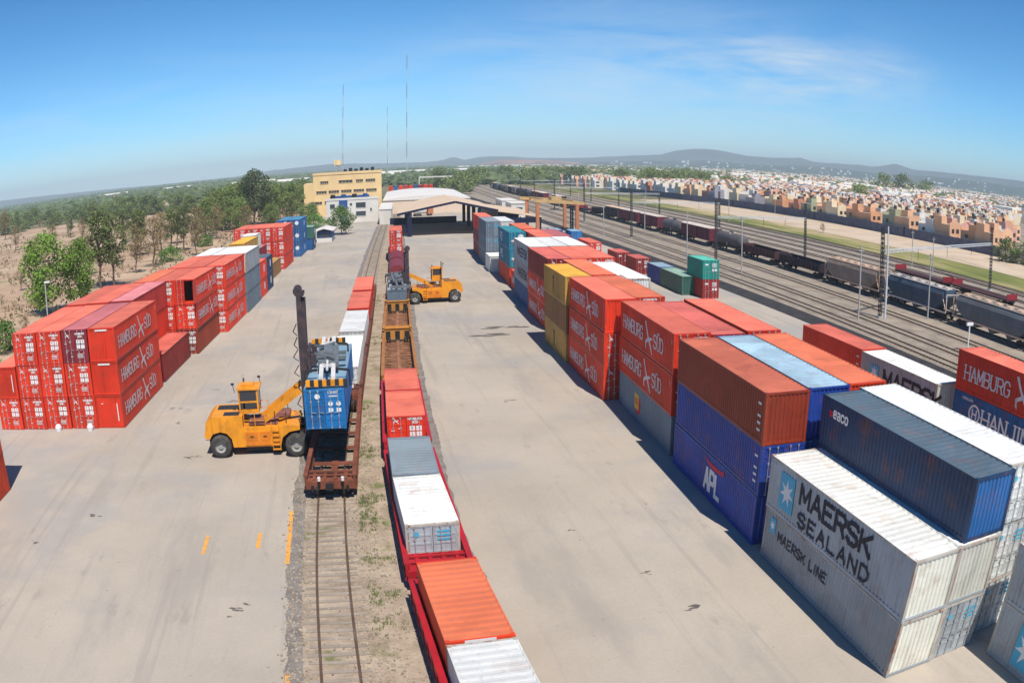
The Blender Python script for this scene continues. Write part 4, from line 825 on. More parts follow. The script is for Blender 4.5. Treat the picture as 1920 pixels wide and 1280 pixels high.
def spreader(t, ztop, xc, yc, half, beam, ends):
    """in truck coordinates: telescopic side spreader along Y above the container top at ztop"""
    b = MB(); b.box(3.75, 3.95, -1.3, 1.3, ztop+.15, ztop+.5); b.box(3.75, 3.95, -1.3, 1.3, ztop+1.15, ztop+1.4); b.box(3.72, 3.92, -1.25, -1.0, ztop+.501, ztop+1.149); b.box(3.72, 3.92, 1.0, 1.25, ztop+.501, ztop+1.149)
    for s in (-1.1, 1.1): b.box(3.951, 4.3, s-.1, s+.1, ztop+.4, ztop+1.2)
    obj('carriage', b.mesh('carriage', [HD]), t)
    b = MB(); b.box(xc-.55, xc+.75, yc-2.6, yc+2.6, ztop+.42, ztop+.78); b.box(xc-.2, xc+.4, yc-1.2, yc+1.2, ztop+.782, ztop+1.05)
    for s in (-1, 1): b.bar((4.2, s*1.1, ztop+1.2), (xc, yc+s*1.6, ztop+.85), .22, .2); b.cyl((xc-.3, yc+s*1.2, ztop+.95), (xc+.5, yc+s*2.3, ztop+.95), .09, 8)
    b.box(xc-1.25, xc+1.25, yc-.9, yc-.55, ztop+.5, ztop+.7); b.box(xc-1.25, xc+1.25, yc+.55, yc+.9, ztop+.5, ztop+.7)
    obj('spreader_frame', b.mesh('spreader_frame', [HG]), t)
    for s in (-1, 1):
        b = MB()
        for q in (-.32, .42): a, d = sorted((yc+s*1.5, yc+s*(half-.2))); b.box(xc+q-.13, xc+q+.13, a, d, ztop+.44, ztop+.68)
        b.bar((xc-.3, yc+s*2.8, ztop+.72), (xc+.4, yc+s*3.8, ztop+.72), .12, .08); b.bar((xc+.4, yc+s*2.8, ztop+.72), (xc-.3, yc+s*3.8, ztop+.72), .12, .08)
        b.cyl((xc+.05, yc+s*2.6, ztop+.85), (xc+.05, yc+s*4.6, ztop+.8), .08, 8)
        obj('telescopic_beam', b.mesh('telescopic_beam', [beam]), t)
        b = MB(); n = 10; wd = 2.5/n; a, d = sorted((yc+s*(half-.2), yc+s*(half+.1)))
        for i in range(n): b.box(xc-1.25+i*wd, xc-1.25+(i+1)*wd, a, d, ztop+.16, ztop+.5, i % 2)
        for q in (-1.15, 1.15): b.box(xc+q-.1, xc+q+.1, a+.03, d-.03, ztop+.005, ztop+.158, 1)
        obj('end_beam', b.mesh('end_beam', ends), t)
        for q in (-1, 1):
            b = MB(); a2 = yc+s*half*.62; b.bar((xc+q*.6, a2, ztop+.6), (xc+q*1.4, a2, ztop+.5), .14, .14); b.bar((xc+q*1.4, a2, ztop+.5), (xc+q*1.4, a2, ztop-.5), .12, .1); obj('guide_arm', b.mesh('guide_arm', [Blk]), t)
spreader(t1, BZ+2.44-.02, 4.98, .75, 5.95, HW, [HY, Blk])
spreader(t2, 2.64, 4.68, 0.0, 5.95, HG, [HG, HG])
# ------------------------------------------------------------------ freight train on the main line
FR = {k: mat('freight_'+k, lin(v), .7, .18, .5, RU, .4, .8, objvar=.08) for k, v in dict(grey='6c7276', blue='3f5262', tan='8f7f70', maroon='6a2634', dark='2a242c', red='8c2430', tank='5c5a5c', roofw='d8c8bc', roofp='d9b89c', brown='4a2e30').items()}
def wheels(t, L_):
    for y in (2.0, L_-2.0): obj('bogie', bogie_mesh(black), t, (0, y, 0))
    b = MB(); b.box(-.35, .35, -.3, L_+.3, .85, 1.1); b.box(-1.3, 1.3, .4, 1.0, .95, 1.15); b.box(-1.3, 1.3, L_-1, L_-.4, .95, 1.15); obj('underframe', b.mesh('underframe', [black]), t)
def freight(kind, y0, L_, label, m, roofm, v=1.55):
    fn = lambda y: RX(y)+v
    (x, y), L2, rz = along(fn, y0, y0+L_-1.1); L_ = L2
    t = thing('freight_wagon', label, 'freight wagon', (x, y, .18), rz, 'wagons of the freight train on the main line')
    if kind == 'hopper':
        b = MB(); n = 26; prof = [(-1.5, 1.25), (-1.62, 2.2), (-1.58, 3.3), (-1.35, 3.75), (-.8, 3.98), (.8, 3.98), (1.35, 3.75), (1.58, 3.3), (1.62, 2.2), (1.5, 1.25)]
        rows = [(1.9, 1.0), (1.1, 2.2), (1.0, 3.0)]
        k = len(b.v); secs = []
        for yy, zmin in ((.9, 3.0), (1.3, 2.2), (2.6, 1.25), (L_-2.6, 1.25), (L_-1.3, 2.2), (L_-.9, 3.0)):
            secs.append([(p[0], yy, max(p[1], zmin)) for p in prof])
        for s_ in secs: b.v += s_
        m_ = len(prof)
        for i in range(len(secs)-1):
            for j in range(m_): q = (j+1) % m_; b.f.append((k+i*m_+j, k+i*m_+q, k+(i+1)*m_+q, k+(i+1)*m_+j)); b.m.append(0)
        b.f.append(tuple(k+i for i in range(m_))); b.m.append(0); b.f.append(tuple(k+(len(secs)-1)*m_+i for i in reversed(range(m_)))); b.m.append(0)
        obj('hopper_body', b.mesh('hopper_body', [m]), t)
        b = MB()
        for s in (-1, 1): b.box(s*1.5-.08, s*1.5+.08, .1, L_-.1, 1.0, 1.22)
        for s in (-1, 1):
            for yy in (.15, L_-.15): b.box(s*1.4-.06, s*1.4+.06, yy-.06, yy+.06, 1.22, 3.5)
            for yy, y2 in ((.2, 1.3), (L_-.2, L_-1.3)): b.bar((s*1.35, yy, 1.2), (s*1.35, y2, 3.2), .1, .1)
        b.box(-1.4, 1.4, .05, .2, 3.4, 3.5); b.box(-1.4, 1.4, L_-.2, L_-.05, 3.4, 3.5)
        obj('end_frame', b.mesh('end_frame', [roofm]), t)
        b = MB(); b.box(-1.25, -.95, .3, L_-.3, 4.05, 4.1); b.box(.95, 1.25, .3, L_-.3, 4.05, 4.1); obj('roof_walkway', b.mesh('roof_walkway', [roofm]), t)
        nh = 7
        for i in range(nh): b = MB(); yy = 1.6+i*(L_-3.2)/(nh-1); b.box(-.45, .45, yy-.55, yy+.55, 3.985, 4.14); obj('roof_hatch', b.mesh('roof_hatch', [roofm]), t)
        for i in range(3):
            yy = L_*(.28+.22*i); b = MB(); b.prism([(yy-1.1, 1.25), (yy+1.1, 1.25), (yy+.35, .5), (yy-.35, .5)], 0, -1.2, 1.2); obj('chute', b.mesh('chute', [m]), t)
    elif kind == 'box':
        b = MB(); b.box(-1.5, 1.5, .2, L_-.2, 1.1, 3.9)
        n = 11
        for s in (-1, 1):
            for i in range(n+1):
                yy = .3+i*(L_-.6)/n
                b.box(min(s*1.5, s*1.56), max(s*1.5, s*1.56), yy-.06, yy+.06, 1.15, 3.85)
        obj('car_body', b.mesh('car_body', [m]), t)
        b = MB(); b.prism([(-1.58, 3.9), (-.8, 4.12), (.8, 4.12), (1.58, 3.9)], 1, .12, L_-.12); obj('roof', b.mesh('roof', [roofm]), t)
        for s in (-1, 1): b = MB(); b.box(min(s*1.57, s*1.63), max(s*1.57, s*1.63), L_/2-1.3, L_/2+1.3, 1.15, 3.8); obj('sliding_door', b.mesh('sliding_door', [m]), t)
    elif kind == 'tank':
        b = lathe([(0, 0), (.7, .06), (1.2, .35), (1.4, .8), (1.4, L_-1.9), (1.2, L_-1.45), (.7, L_-1.16), (0, L_-1.1)], 20); b.v = [(p[0], p[1]+.55, p[2]+2.45) for p in b.v]
        obj('tank', b.mesh('tank', [m], True), t)
        b = MB(); b.cyl((0, L_/2, 3.8), (0, L_/2, 4.2), .45, 12); obj('dome', b.mesh('dome', [m]), t)
        b = MB(); b.box(-1.4, 1.4, .1, 1.2, 1.11, 1.2); b.box(-1.4, 1.4, L_-1.2, L_-.1, 1.11, 1.2)
        for s in (-1, 1): b.bar((s*1.35, .3, 2.1), (s*1.35, L_-.3, 2.1), .05, .05); b.box(s*1.3-.12, s*1.3+.12, 1.2, L_-1.2, .95, 1.1)
        obj('walkway', b.mesh('walkway', [black]), t)
        b = MB(); b.bar((.5, L_/2-.6, 4.0), (1.4, L_/2-.6, 1.3), .06, .3); b.bar((-.5, L_/2-.6, 4.0), (-1.4, L_/2-.6, 1.3), .06, .3); obj('ladder', b.mesh('ladder', [roofm]), t)
    elif kind == 'gondola':
        b = MB(); b.box(-1.5, 1.5, .2, L_-.2, 1.1, 1.25)
        for s in (-1, 1):
            a, d = sorted((s*1.5, s*1.42)); b.box(a, d, .2, L_-.2, 1.251, 2.5); n = 14
            for i in range(n+1): yy = .3+i*(L_-.6)/n; b.box(min(s*1.5, s*1.6), max(s*1.5, s*1.6), yy-.06, yy+.06, 1.1, 2.45)
        for yy in (.2, L_-.28): b.box(-1.419, 1.419, yy, yy+.08, 1.251, 2.6)
        obj('open_body', b.mesh('open_body', [m]), t)
        b = MB(); rg_ = random.Random(int(y0))
        for i in range(14): x_, yy = rg_.uniform(-1, 1), rg_.uniform(1, L_-1); b.bar((x_, yy, 1.4), (x_+rg_.uniform(-.5, .5), yy+rg_.uniform(.5, 1.5), 1.6+rg_.random()*.5), .3, .3)
        obj('scrap_load', b.mesh('scrap_load', [FR['brown']]), t)
    else:
        b = MB(); b.box(-1.5, 1.5, .1, L_-.1, 1.05, 1.25)
        n = int(L_/.45)
        for i in range(n): yy = .3+i*.45; b.box(-1.48, 1.48, yy, yy+.3, 1.251, 1.3)
        obj('deck', b.mesh('deck', [m]), t)
        b = MB(); b.box(-1.4, 1.4, .12, .24, 1.301, 2.2); b.box(-1.4, 1.4, L_-.24, L_-.12, 1.301, 2.2); obj('end_board', b.mesh('end_board', [FR['red']]), t)
    wheels(t, L_)
    return t
seq = [('hopper', 18.2, 'grey', 'roofp', 'nearest grey covered hopper, cut by the right picture edge'), ('hopper', 17.2, 'blue', 'roofw', 'blue-grey covered hopper behind the tall white pole'), ('hopper', 18.4, 'tan', 'roofp', 'tan covered hopper with tan roof frames'),
 ('gondola', 17, 'dark', 'roofp', 'dark open wagon coupled to the tan hopper'), ('gondola', 16.5, 'brown', 'roofp', 'second dark open wagon beyond the tan hopper'), ('tank', 15.5, 'tank', 'roofw', 'grey tank wagon beyond the dark open wagons'),
 ('box', 19.5, 'maroon', 'roofw', 'maroon box wagon with white roof and red end, between two tank wagons'), ('tank', 15.5, 'tank', 'roofw', 'grey tank wagon between two maroon box wagons'), ('box', 17, 'maroon', 'roofw', 'short maroon box wagon left of the grey tank wagon'),
 ('box', 20, 'maroon', 'roofw', 'long plum box wagon with pale roof behind the light poles'), ('box', 16, 'dark', 'roofp', 'dark box wagon with tan marks near the gantry')]
y_ = 59.2
for k, L_, m, r_, lab in seq: freight(k, y_, L_, lab, FR[m], FR[r_]); y_ += L_+.3
far = [('gondola', 'dark'), ('flat', 'dark'), ('flat', 'brown'), ('gondola', 'dark'), ('box', 'dark'), ('flat', 'brown'), ('box', 'maroon'), ('box', 'maroon'), ('tank', 'tank'), ('tank', 'dark'), ('tank', 'dark'), ('hopper', 'grey'), ('box', 'dark'), ('hopper', 'grey'), ('tank', 'tank'), ('gondola', 'dark'), ('hopper', 'blue'), ('box', 'dark'), ('gondola', 'dark')]
dn = dict(gondola='open wagon', flat='low flat wagon', box='box wagon', tank='tank wagon', hopper='hopper wagon')
for i, (k, m) in enumerate(far):
    freight(k, y_, 16.5, f"{dict(dark='dark', brown='brown', maroon='maroon', tank='grey', grey='grey', blue='blue-grey')[m]} {dn[k]}, {ORD[i]} wagon past the dark box wagon near the gantry", FR[m], FR['roofp' if i % 2 else 'roofw']); y_ += 16.9
freight('flat', 84, 17, 'near maroon flat wagon with red end boards beyond the grey hoppers', FR['brown'], FR['red'], v=22.4)
freight('flat', 101.5, 17, 'far maroon flat wagon beyond the grey hoppers', FR['brown'], FR['red'], v=21.7)
# ------------------------------------------------------------------ catenary portals, poles, crane
LT = mat('lattice_dark', (.05, .05, .055), .6, .15); GP = mat('pole_grey', (.42, .41, .40), .6, .12); CR = mat('crane_orange', lin('c07a50'), .55, .12, 1, RU, .3, 1); CRY = mat('crane_cream', lin('c8a470'), .55, .12); BM = mat('beam_pale', (.60, .62, .63), .5, .1)
def lattice(b, p, q, w, n, mi=0, th=.06):
    p = Vector(p); q = Vector(q); d = (q-p).normalized(); up = Vector((0, 0, 1)) if abs(d.z) < .9 else Vector((0, 1, 0)); a = d.cross(up).normalized()*w/2; c_ = a.cross(d).normalized()*w/2
    cs = [a+c_, a-c_, -a-c_, -a+c_]
    for o in cs: b.bar(p+o, q+o, th*1.5, th*1.5, mi)
    for i in range(n):
        s, e = p.lerp(q, i/n), p.lerp(q, (i+1)/n)
        for j in range(4): b.bar(s+cs[j], e+cs[(j+1) % 4], th, th, mi)
def lat_pole(name, label, x, y, h, w=.34, m=None, group='dark lattice masts of the overhead line', cat='mast'):
    b = MB(); lattice(b, (0, 0, 0), (0, 0, h), w, int(h/.6), 0, .05); t = thing(name, label, cat, (x, y, 0), 0, group); obj('mast', b.mesh('lattice_mast', [m or LT]), t)
    b = MB(); b.box(-.4, .4, -.4, .4, 0, .25); obj('footing', b.mesh('footing', [GP]), t); return t
portals = [((65.12, 82.73), (108.6, 101.5), 'the nearest crossbeam'), ((65.76, 135.72), (89.41, 141.27), 'the second crossbeam'), ((66.71, 184.37), (93.2, 190.5), 'the third crossbeam'), ((70.5, 236), (97, 242), 'the fourth crossbeam'), ((75.5, 290), (102, 296), 'the fifth crossbeam'), ((81, 345), (108, 351), 'the sixth crossbeam'), ((87, 400), (114, 406), 'the seventh crossbeam')]
for i, (p, q, nm) in enumerate(portals):
    lat_pole('lattice_mast', 'dark lattice mast at the yard-side end of '+nm, p[0], p[1], 11.8); lat_pole('lattice_mast', 'dark lattice mast at the town-side end of '+nm, q[0], q[1], 11.5)
    b = MB(); a0 = Vector((*p, 8.6)); a1_ = Vector((*q, 8.4))
    if i == 0: a0 = a0.lerp(a1_, .0)
    lattice(b, a0, a1_, .36, int((a1_-a0).length/1.2), 0, .045)
    o = obj('crossbeam', b.mesh('crossbeam', [BM])); tag(o, f'pale lattice crossbeam over the tracks, {ORD[i]} from the camera', 'crossbeam', 'crossbeams spanning the main line')
    b = MB(); 
    for k in (.25, .5, .75): m_ = a0.lerp(a1_, k); b.bar(m_, m_+Vector((0, 0, -1.6)), .05, .05)
    obj('dropper', b.mesh('dropper', [LT]), o)
t = thing('light_pole', 'tall white pole beside the nearest dark lattice mast', 'pole', (65.75, 82.3, 0)); b = MB(); b.cyl((0, 0, 0), (0, 0, 11.9), .16, 10, 0, .1); obj('pole', b.mesh('pole', [mat('pole_white', (.62, .66, .68), .5, .06)]), t)
for i, (x, y, h, nm) in enumerate(((72.6, 80.59, 8.6, 'right of the tall white pole'), (60.9, 82.11, 9.1, 'left of the tall white pole'), (64.0, 121.85, 9.4, 'before the dark open wagons'), (61.76, 140.05, 9.0, 'above the green and blue containers'), (58.8, 181.4, 8.0, 'just right of the orange gantry'),
        (73.65, 193.7, 9.5, 'before the long plum box wagon'), (67.5, 232, 9, 'behind the gantry beam'), (66.5, 262, 9, 'beyond the gantry, left one'), (80, 300, 9, 'before the maroon far box wagons'), (60, 330, 9, 'beside the white trackside buildings'), (107, 118, 7.5, 'beyond the flat wagons, near one'), (112, 131, 7.5, 'beyond the flat wagons, far one'), (121, 240, 8, 'at the verge before the dark wall'), (168, 290, 8, 'in front of the dark wall'), (126, 330, 8, 'far along the grass verge'))):
    t = thing('utility_pole', 'thin grey pole '+nm, 'pole', (x, y, 0), 0, 'thin grey poles along the railway'); b = MB(); b.cyl((0, 0, 0), (0, 0, h), .12, 8, 0, .08); obj('pole', b.mesh('pole', [GP]), t)
    b = MB(); b.bar((-.5, 0, h-.35), (.5, 0, h-.35), .08, .08); b.box(-.12, .12, -.1, .1, h-.1, h+.08); obj('crossarm', b.mesh('crossarm', [GP]), t)
b = MB(); zz = [(66.5, 40), (68.5, 82.7), (69.5, 135.7), (71.5, 184), (75, 236), (80, 290), (86, 345), (92, 400)]
for dx in (0, 6.5, 13):
    for p, q in zip(zz[:-1], zz[1:]):
        pr = None
        for k in range(7):
            u = k/6; pt = (p[0]+(q[0]-p[0])*u+dx, p[1]+(q[1]-p[1])*u, 7.6-1.0*4*u*(1-u)*.5)
            if pr: b.bar(pr, pt, .025, .025)
            pr = pt
tag(obj('overhead_wires', b.mesh('overhead_wires', [LT])), 'thin overhead wires strung along the main line below the crossbeams', 'wires')
t = thing('signal_post', 'white T-shaped post behind the red container at the right edge', 'signal', (64.0, 62.9, 0)); b = MB(); b.cyl((0, 0, 0), (0, 0, 3.0), .09, 8); obj('post', b.mesh('post', [M_white]), t); b = MB(); b.box(-.55, .55, -.12, .12, 2.98, 3.3); obj('head', b.mesh('head', [M_white]), t)
t = thing('gantry_crane', 'rust-orange gantry crane with tan beam over the blue containers', 'crane', (0, 0, 0))
for (x, y, h) in ((47.2, 198, 8.3), (56.7, 196, 7.6), (48.3, 214.4, 8.3), (57.9, 212, 7.6)):
    b = MB(); b.box(x-.38, x+.38, y-.38, y+.38, .5, h-.4); b.box(x-.7, x+.7, y-1.0, y+1.0, 0, .5, 1); obj('leg', b.mesh('leg', [CR, black]), t)
for (y, dz) in ((198, 0), (214.4, 0)):
    b = MB(); b.bar((46.4, y, 8.4), (58.6, y-2, 7.7), .7, .75); obj('girder', b.mesh('girder', [CRY]), t)
b = MB(); b.box(51, 53.6, 199, 202, 8.2, 9.3); b.bar((49, 197.9, 8.6), (49, 214, 8.6), .4, .4); b.bar((56, 196.4, 8.3), (56, 212.5, 8.3), .4, .4); obj('trolley', b.mesh('trolley', [CRY]), t)
b = MB(); b.bar((52, 200, 8.2), (52, 200, 6.2), .08, .08); b.box(50.8, 53.2, 199.6, 200.4, 6.0, 6.2); obj('hoist', b.mesh('hoist', [black]), t)
t = thing('steel_column', 'black column standing in front of the gantry', 'column', (52.5, 186, 0)); b = MB(); lattice(b, (0, 0, 0), (0, 0, 7.2), .5, 10, 0, .12); obj('column', b.mesh('column', [black]), t); b = MB(); b.box(-.9, .9, -.6, .6, 0, .5); obj('base', b.mesh('base', [GP]), t)
t = thing('lamp_post', 'small lamp post among the bright green trees on the left', 'lamp post', (-46.5, 111, 0)); b = MB(); b.cyl((0, 0, 0), (0, 0, 5.6), .12, 8); obj('post', b.mesh('post', [GP]), t); b = MB(); b.box(-.1, .9, -.2, .2, 5.6, 5.85); obj('lamp_head', b.mesh('lamp_head', [M_white]), t)
# antenna masts: red-white painted lattice, far behind
def ant(name, x, y, h, lab, wd):
    t = thing(name, lab, 'antenna mast', (x, y, 0), 0, 'guyed antenna masts behind the offices'); n = 9
    for i in range(n):
        b = MB(); b.ring((0, 0, h*i/n), (0, 0, h*(i+1)/n), wd, wd, 4, 0); obj('section', b.mesh('section', [ANR if i % 2 == 0 else ANW]), t)
    return t
ANR = mat('mast_red', lin('8c8a9c'), .6, .05); ANW = mat('mast_white', (.62, .66, .70), .6, .05)
ant('antenna_mast', 51.2, 655, 109, 'tallest thin antenna mast, rising right of the office block', .26)
ant('antenna_mast', 0.1, 700, 91, 'antenna mast rising above the office block', .24)
ant('antenna_mast', 47.5, 870, 82, 'faint thin antenna mast between the two taller ones', .2)
#---PART4---
# ------------------------------------------------------------------ buildings
BY = mat('ochre_render', lin('ecca92'), .8, .08, .3, (.4, .28, .18), .25, .6); BW = mat('white_render', lin('dcd6cc'), .8, .08, .3, (.4, .35, .3), .25, .6); BB = mat('blue_paint_wall', lin('27508c'), .6, .1); NV = mat('shed_navy', lin('161a3a'), .5, .12)
RF = mat('sheet_roof_white', lin('e6dfd6'), .55, .06, .2, (.5, .42, .34), .35, .4); RF2 = mat('sheet_roof_tan', lin('dcc0a0'), .6, .08, .25, (.42, .33, .25), .4, .5); WD = mat('window_glass', (.05, .06, .07), .2, .2, spec=.7); CN = mat('concrete', (.45, .42, .38), .85, .12)
t = thing('office_building', 'pale yellow three-storey office block with long strip windows', 'office building', (0, 310, 0), -.02)
b = MB(); b.box(-11.4, 14.6, 0, 18, 0, 16.2); b.box(-11.6, 14.8, -.2, .1, 15.6, 16.5); b.box(14.3, 14.9, -.2, 18.2, 16.2, 16.6); obj('wall', b.mesh('wall', [BY]), t)
b = MB(); b.box(-15, -11.401, .3, 17.7, 0, 12.6); obj('side_wing', b.mesh('side_wing', [BY]), t)
b = MB(); b.box(-11.2, 14.4, .3, 17.8, 16.21, 16.3); obj('roof', b.mesh('roof', [CN]), t)
for z, x0s in ((8.6, 5), (4.6, 5), (12.3, 4)):
    for i in range(x0s):
        if z > 12: x0 = (-8.6, -1.6, 5.0, 8.6)[i]; w_ = (3.0, 5.2, 2.6, 3.6)[i]
        else: x0 = -10.2+4.75*i if z > 5 else -12+5.0*i; w_ = 3.9
        b = MB(); b.box(x0, x0+w_, -.06, .02, z, z+1.0); o = obj('window', b.mesh('window', [WD]), t)
        b = MB(); b.box(x0-.1, x0+w_+.1, -.16, -.061, z+1.0, z+1.12); b.box(x0-.1, x0+w_+.1, -.14, -.061, z-.12, z); 
        for k in range(1, 4): b.box(x0+w_*k/4-.04, x0+w_*k/4+.04, -.1, -.061, z, z+1.0)
        obj('frame', b.mesh('frame', [BY]), o)
b = MB(); lattice(b, (-1.8, 2, 9.5), (-1.8, 2, 19.2), 1.5, 8, 0, .14); b.box(-2.6, -1, 1.2, 2.8, 12, 13.4); obj('stair_tower', b.mesh('stair_tower', [CN]), t)
b = MB(); b.cyl((-1.8, 2, 19.2), (-1.8, 2, 21), 1.3, 14, 0, 1.0); b.box(-3.3, -2.5, 1.4, 2.4, 19, 21.2); obj('water_tank', b.mesh('water_tank', [BY]), t)
for i in range(6): b = MB(); x = .8+i*2.1; b.cyl((x, 4, 16.3), (x, 4, 17.4+.4*(i % 2)), .65, 10); obj('roof_tank', b.mesh('roof_tank', [black]), t)
t = thing('white_building', 'white two-storey building with blue vertical stripe and roof tanks', 'building', (0, 270, 0), -.05)
b = MB(); b.box(-5.7, 11.6, 0, 12, 0, 7.6); b.box(-5.9, 11.8, -.15, .05, 7.3, 8.0); obj('wall', b.mesh('wall', [BW]), t)
b = MB(); b.box(-1.4, 1.4, -.2, -.01, 0, 7.29); obj('blue_stripe', b.mesh('blue_stripe', [BB]), t)
for x0, z0, w_, h_ in ((4.2, 4.6, 3.2, 1.7), (4.2, 1.9, 3.2, 1.5), (2.2, 5.4, .7, .8), (8.9, 3.4, .5, .9), (-4.4, 4.6, 1.6, 1.5)):
    b = MB(); b.box(x0, x0+w_, -.05, .02, z0, z0+h_); o = obj('window', b.mesh('window', [WD]), t); b = MB(); b.box(x0-.1, x0+w_+.1, -.12, -.051, z0-.12, z0); b.box(x0-.1, x0+w_+.1, -.12, -.051, z0+h_, z0+h_+.1); obj('sill', b.mesh('sill', [BW]), o)
b = MB(); b.box(11.0, 11.61, -.02, .5, 0, .01); b.box(-4.5, 8.5, 2, 9, 7.61, 8.5); obj('roof_shed', b.mesh('roof_shed', [BB]), t)
for i in range(4): b = MB(); b.cyl((-3.5+i*3.6, 1.2, 7.6), (-3.5+i*3.6, 1.2, 9.2), .8, 10); obj('roof_tank', b.mesh('roof_tank', [BB if i % 2 else black]), t)
t = thing('kiosk', 'small kiosk with white roof and blue walls at the end of the left row', 'kiosk', (-4.9, 201.5, 0), -.07)
b = MB(); b.box(-1.9, 1.9, 0, 9, 0, 1.0); obj('base_wall', b.mesh('base_wall', [BW]), t)
b = MB(); b.box(-1.85, 1.85, .05, 8.95, 1.0, 2.6); obj('wall', b.mesh('wall', [BB]), t)
b = MB(); b.box(-1.5, 1.5, -.01, .04, 1.2, 2.3); obj('window', b.mesh('window', [WD]), t)
b = MB(); b.prism([(-2.4, 2.7), (0, 3.3), (2.4, 2.7), (2.4, 2.85), (0, 3.45), (-2.4, 2.85)], 1, -.8, 9.8); obj('roof', b.mesh('roof', [RF]), t)
# open loading shed: gable canopy on navy columns
t = thing('loading_shed', 'open loading shed with tan gable roof on navy columns', 'shed', (26.5, 203, 0), -.06)
XL, XR, YB = -13.2, 11.8, 46
b = MB(); b.prism([(XL, 5.6), (1.2, 8.3), (XR, 5.9), (XR, 6.1), (1.2, 8.5), (XL, 5.8)], 1, 0, YB)
for i in range(46): pass
obj('roof', b.mesh('roof', [RF2]), t)
b = MB(); b.bar((XL, -.12, 5.6), (1.2, -.12, 8.3), .16, .55); b.bar((1.2, -.12, 8.3), (XR, -.12, 5.9), .16, .55); obj('gable_truss', b.mesh('gable_truss', [NV]), t)
for x in (-10.2, 7.2):
    for y in (.4, 15, 30, YB-.6): b = MB(); b.box(x-.45, x+.45, y-.3, y+.3, 0, 6.1 if x < 0 else 6.6); obj('column', b.mesh('column', [NV]), t)
b = MB(); b.box(-9.7, -9.5, .3, .5, 0, 6.2); b.box(XR-.1, XR, .1, YB, 3.6, 5.9); obj('side_panel', b.mesh('side_panel', [NV]), t)
t = thing('loading_annex', 'lower navy annex with tan roof to the right of the open shed', 'shed', (40.2, 203.5, 0), -.06)
b = MB(); b.prism([(-1.8, 5.55), (9.5, 3.9), (9.5, 4.05), (-1.8, 5.75)], 1, 0, 40); obj('roof', b.mesh('roof', [RF2]), t)
b = MB(); b.box(-1.7, 9.3, .3, .5, 2.6, 3.9); b.box(-1.7, 9.3, 38, 38.2, 0, 3.6); obj('wall', b.mesh('wall', [NV]), t)
for x in (-1.4, 4, 9.1): b = MB(); b.box(x-.2, x+.2, .6, 1.0, 0, 4.1); obj('column', b.mesh('column', [NV]), t)
t = thing('navy_shade_panel', 'long navy panel painted as shade across the back of the open shed', 'wall', (26.5, 247, 0), -.06); b = MB(); b.box(-12.5, 7.5, 0, .3, 0, 2.0); obj('wall', b.mesh('wall', [NV]), t)  # dark panel added where only the shade of the shed roof falls
t = thing('white_warehouse', 'large white warehouse with arched sheet roof behind the open shed', 'warehouse', (30.5, 300, 0), -.07)
b = MB(); n = 12; arc = [(-16+32*i/n, 5.2+1.25*math.sin(math.pi*i/n)**.8) for i in range(n+1)]
b.prism(arc+[(16, 5.0), (-16, 5.0)], 1, -.3, 96); obj('roof', b.mesh('roof', [RF]), t)
b = MB(); b.box(-15.8, 15.8, 0, 95.6, 0, 4.99); obj('wall', b.mesh('wall', [mat('cream_render', lin('e0c8b0'), .8, .06)]), t)
t = thing('low_warehouse', 'low white flat-roofed store left of the open shed', 'store', (14.6, 250, 0), -.07); b = MB(); b.box(-3.6, 0, 0, 40, 0, 4.6); obj('wall', b.mesh('wall', [BW]), t); b = MB(); b.box(-3.8, .2, -.2, 40.2, 4.6, 4.8); obj('roof', b.mesh('roof', [RF]), t)
t = thing('lorry', 'lorry with round white tank and orange crane seen through the shed', 'lorry', (26.8, 283, 0), -1.2); b = MB(); b.cyl((0, -2.6, 1.9), (0, 1.6, 1.9), 1.1, 14); obj('tank', b.mesh('tank', [BW]), t)
b = MB(); b.box(-1.1, 1.1, 2.2, 4.2, .6, 2.8); obj('cab', b.mesh('cab', [CR]), t); b = MB(); b.bar((0, 2, 2.9), (0, 6.5, 4.6), .4, .4); b.bar((0, 6.5, 4.6), (0, 8, 3), .3, .3); obj('crane_arm', b.mesh('crane_arm', [CR]), t)
for y in (-2, -.8, 3.2):
    for x in (-1, 1): b = MB(); b.cyl((x-.15, y, .45), (x+.15, y, .45), .45, 12); obj('wheel', b.mesh('wheel', [tyre]), t)
for i, (x, y, L_) in enumerate(((56.5, 262, 14), (57.5, 283, 18))):
    t = thing('trackside_building', ['nearer', 'farther'][i]+' small white trackside building with dark openings', 'building', (x, y, 0), -.06); b = MB(); b.box(-2.6, 2.6, 0, L_, 0, 4.4); b.box(-2.8, 2.8, -.2, L_+.2, 4.4, 4.65); obj('wall', b.mesh('wall', [BW]), t)
    for k in range(int(L_/4)): b = MB(); b.box(-2.66, -2.6, 1+k*4, 2.6+k*4, 1, 3.4); obj('window', b.mesh('window', [WD]), t)
    b = MB(); b.box(-1, 1, -.06, 0, .8, 3.2); obj('door', b.mesh('door', [WD]), t)
for i in range(9): cont(29+i*3.1, 498+i*.6, .02, -.07, f'{["red","pink-red","navy","red","red","pink-red","navy","dark red","red"][i]} container in the distant row behind the warehouse, {ORD[i]} from the left', ['red', 'red', 'navy', 'red', 'red', 'red', 'navy', 'brick', 'red'][i], near='wall', group='distant containers behind the warehouse', detail=False)
for i in range(9): cont(29+i*3.1, 498+i*.6, 2.63, -.07, f'{["red","pink-red","navy","red","red","pink-red","navy","dark red","red"][(i+1)%9]} upper container in the distant row behind the warehouse, {ORD[i]} from the left', ['red', 'red', 'navy', 'red', 'red', 'red', 'navy', 'brick', 'red'][(i+1) % 9], near='wall', group='distant containers behind the warehouse', detail=False)
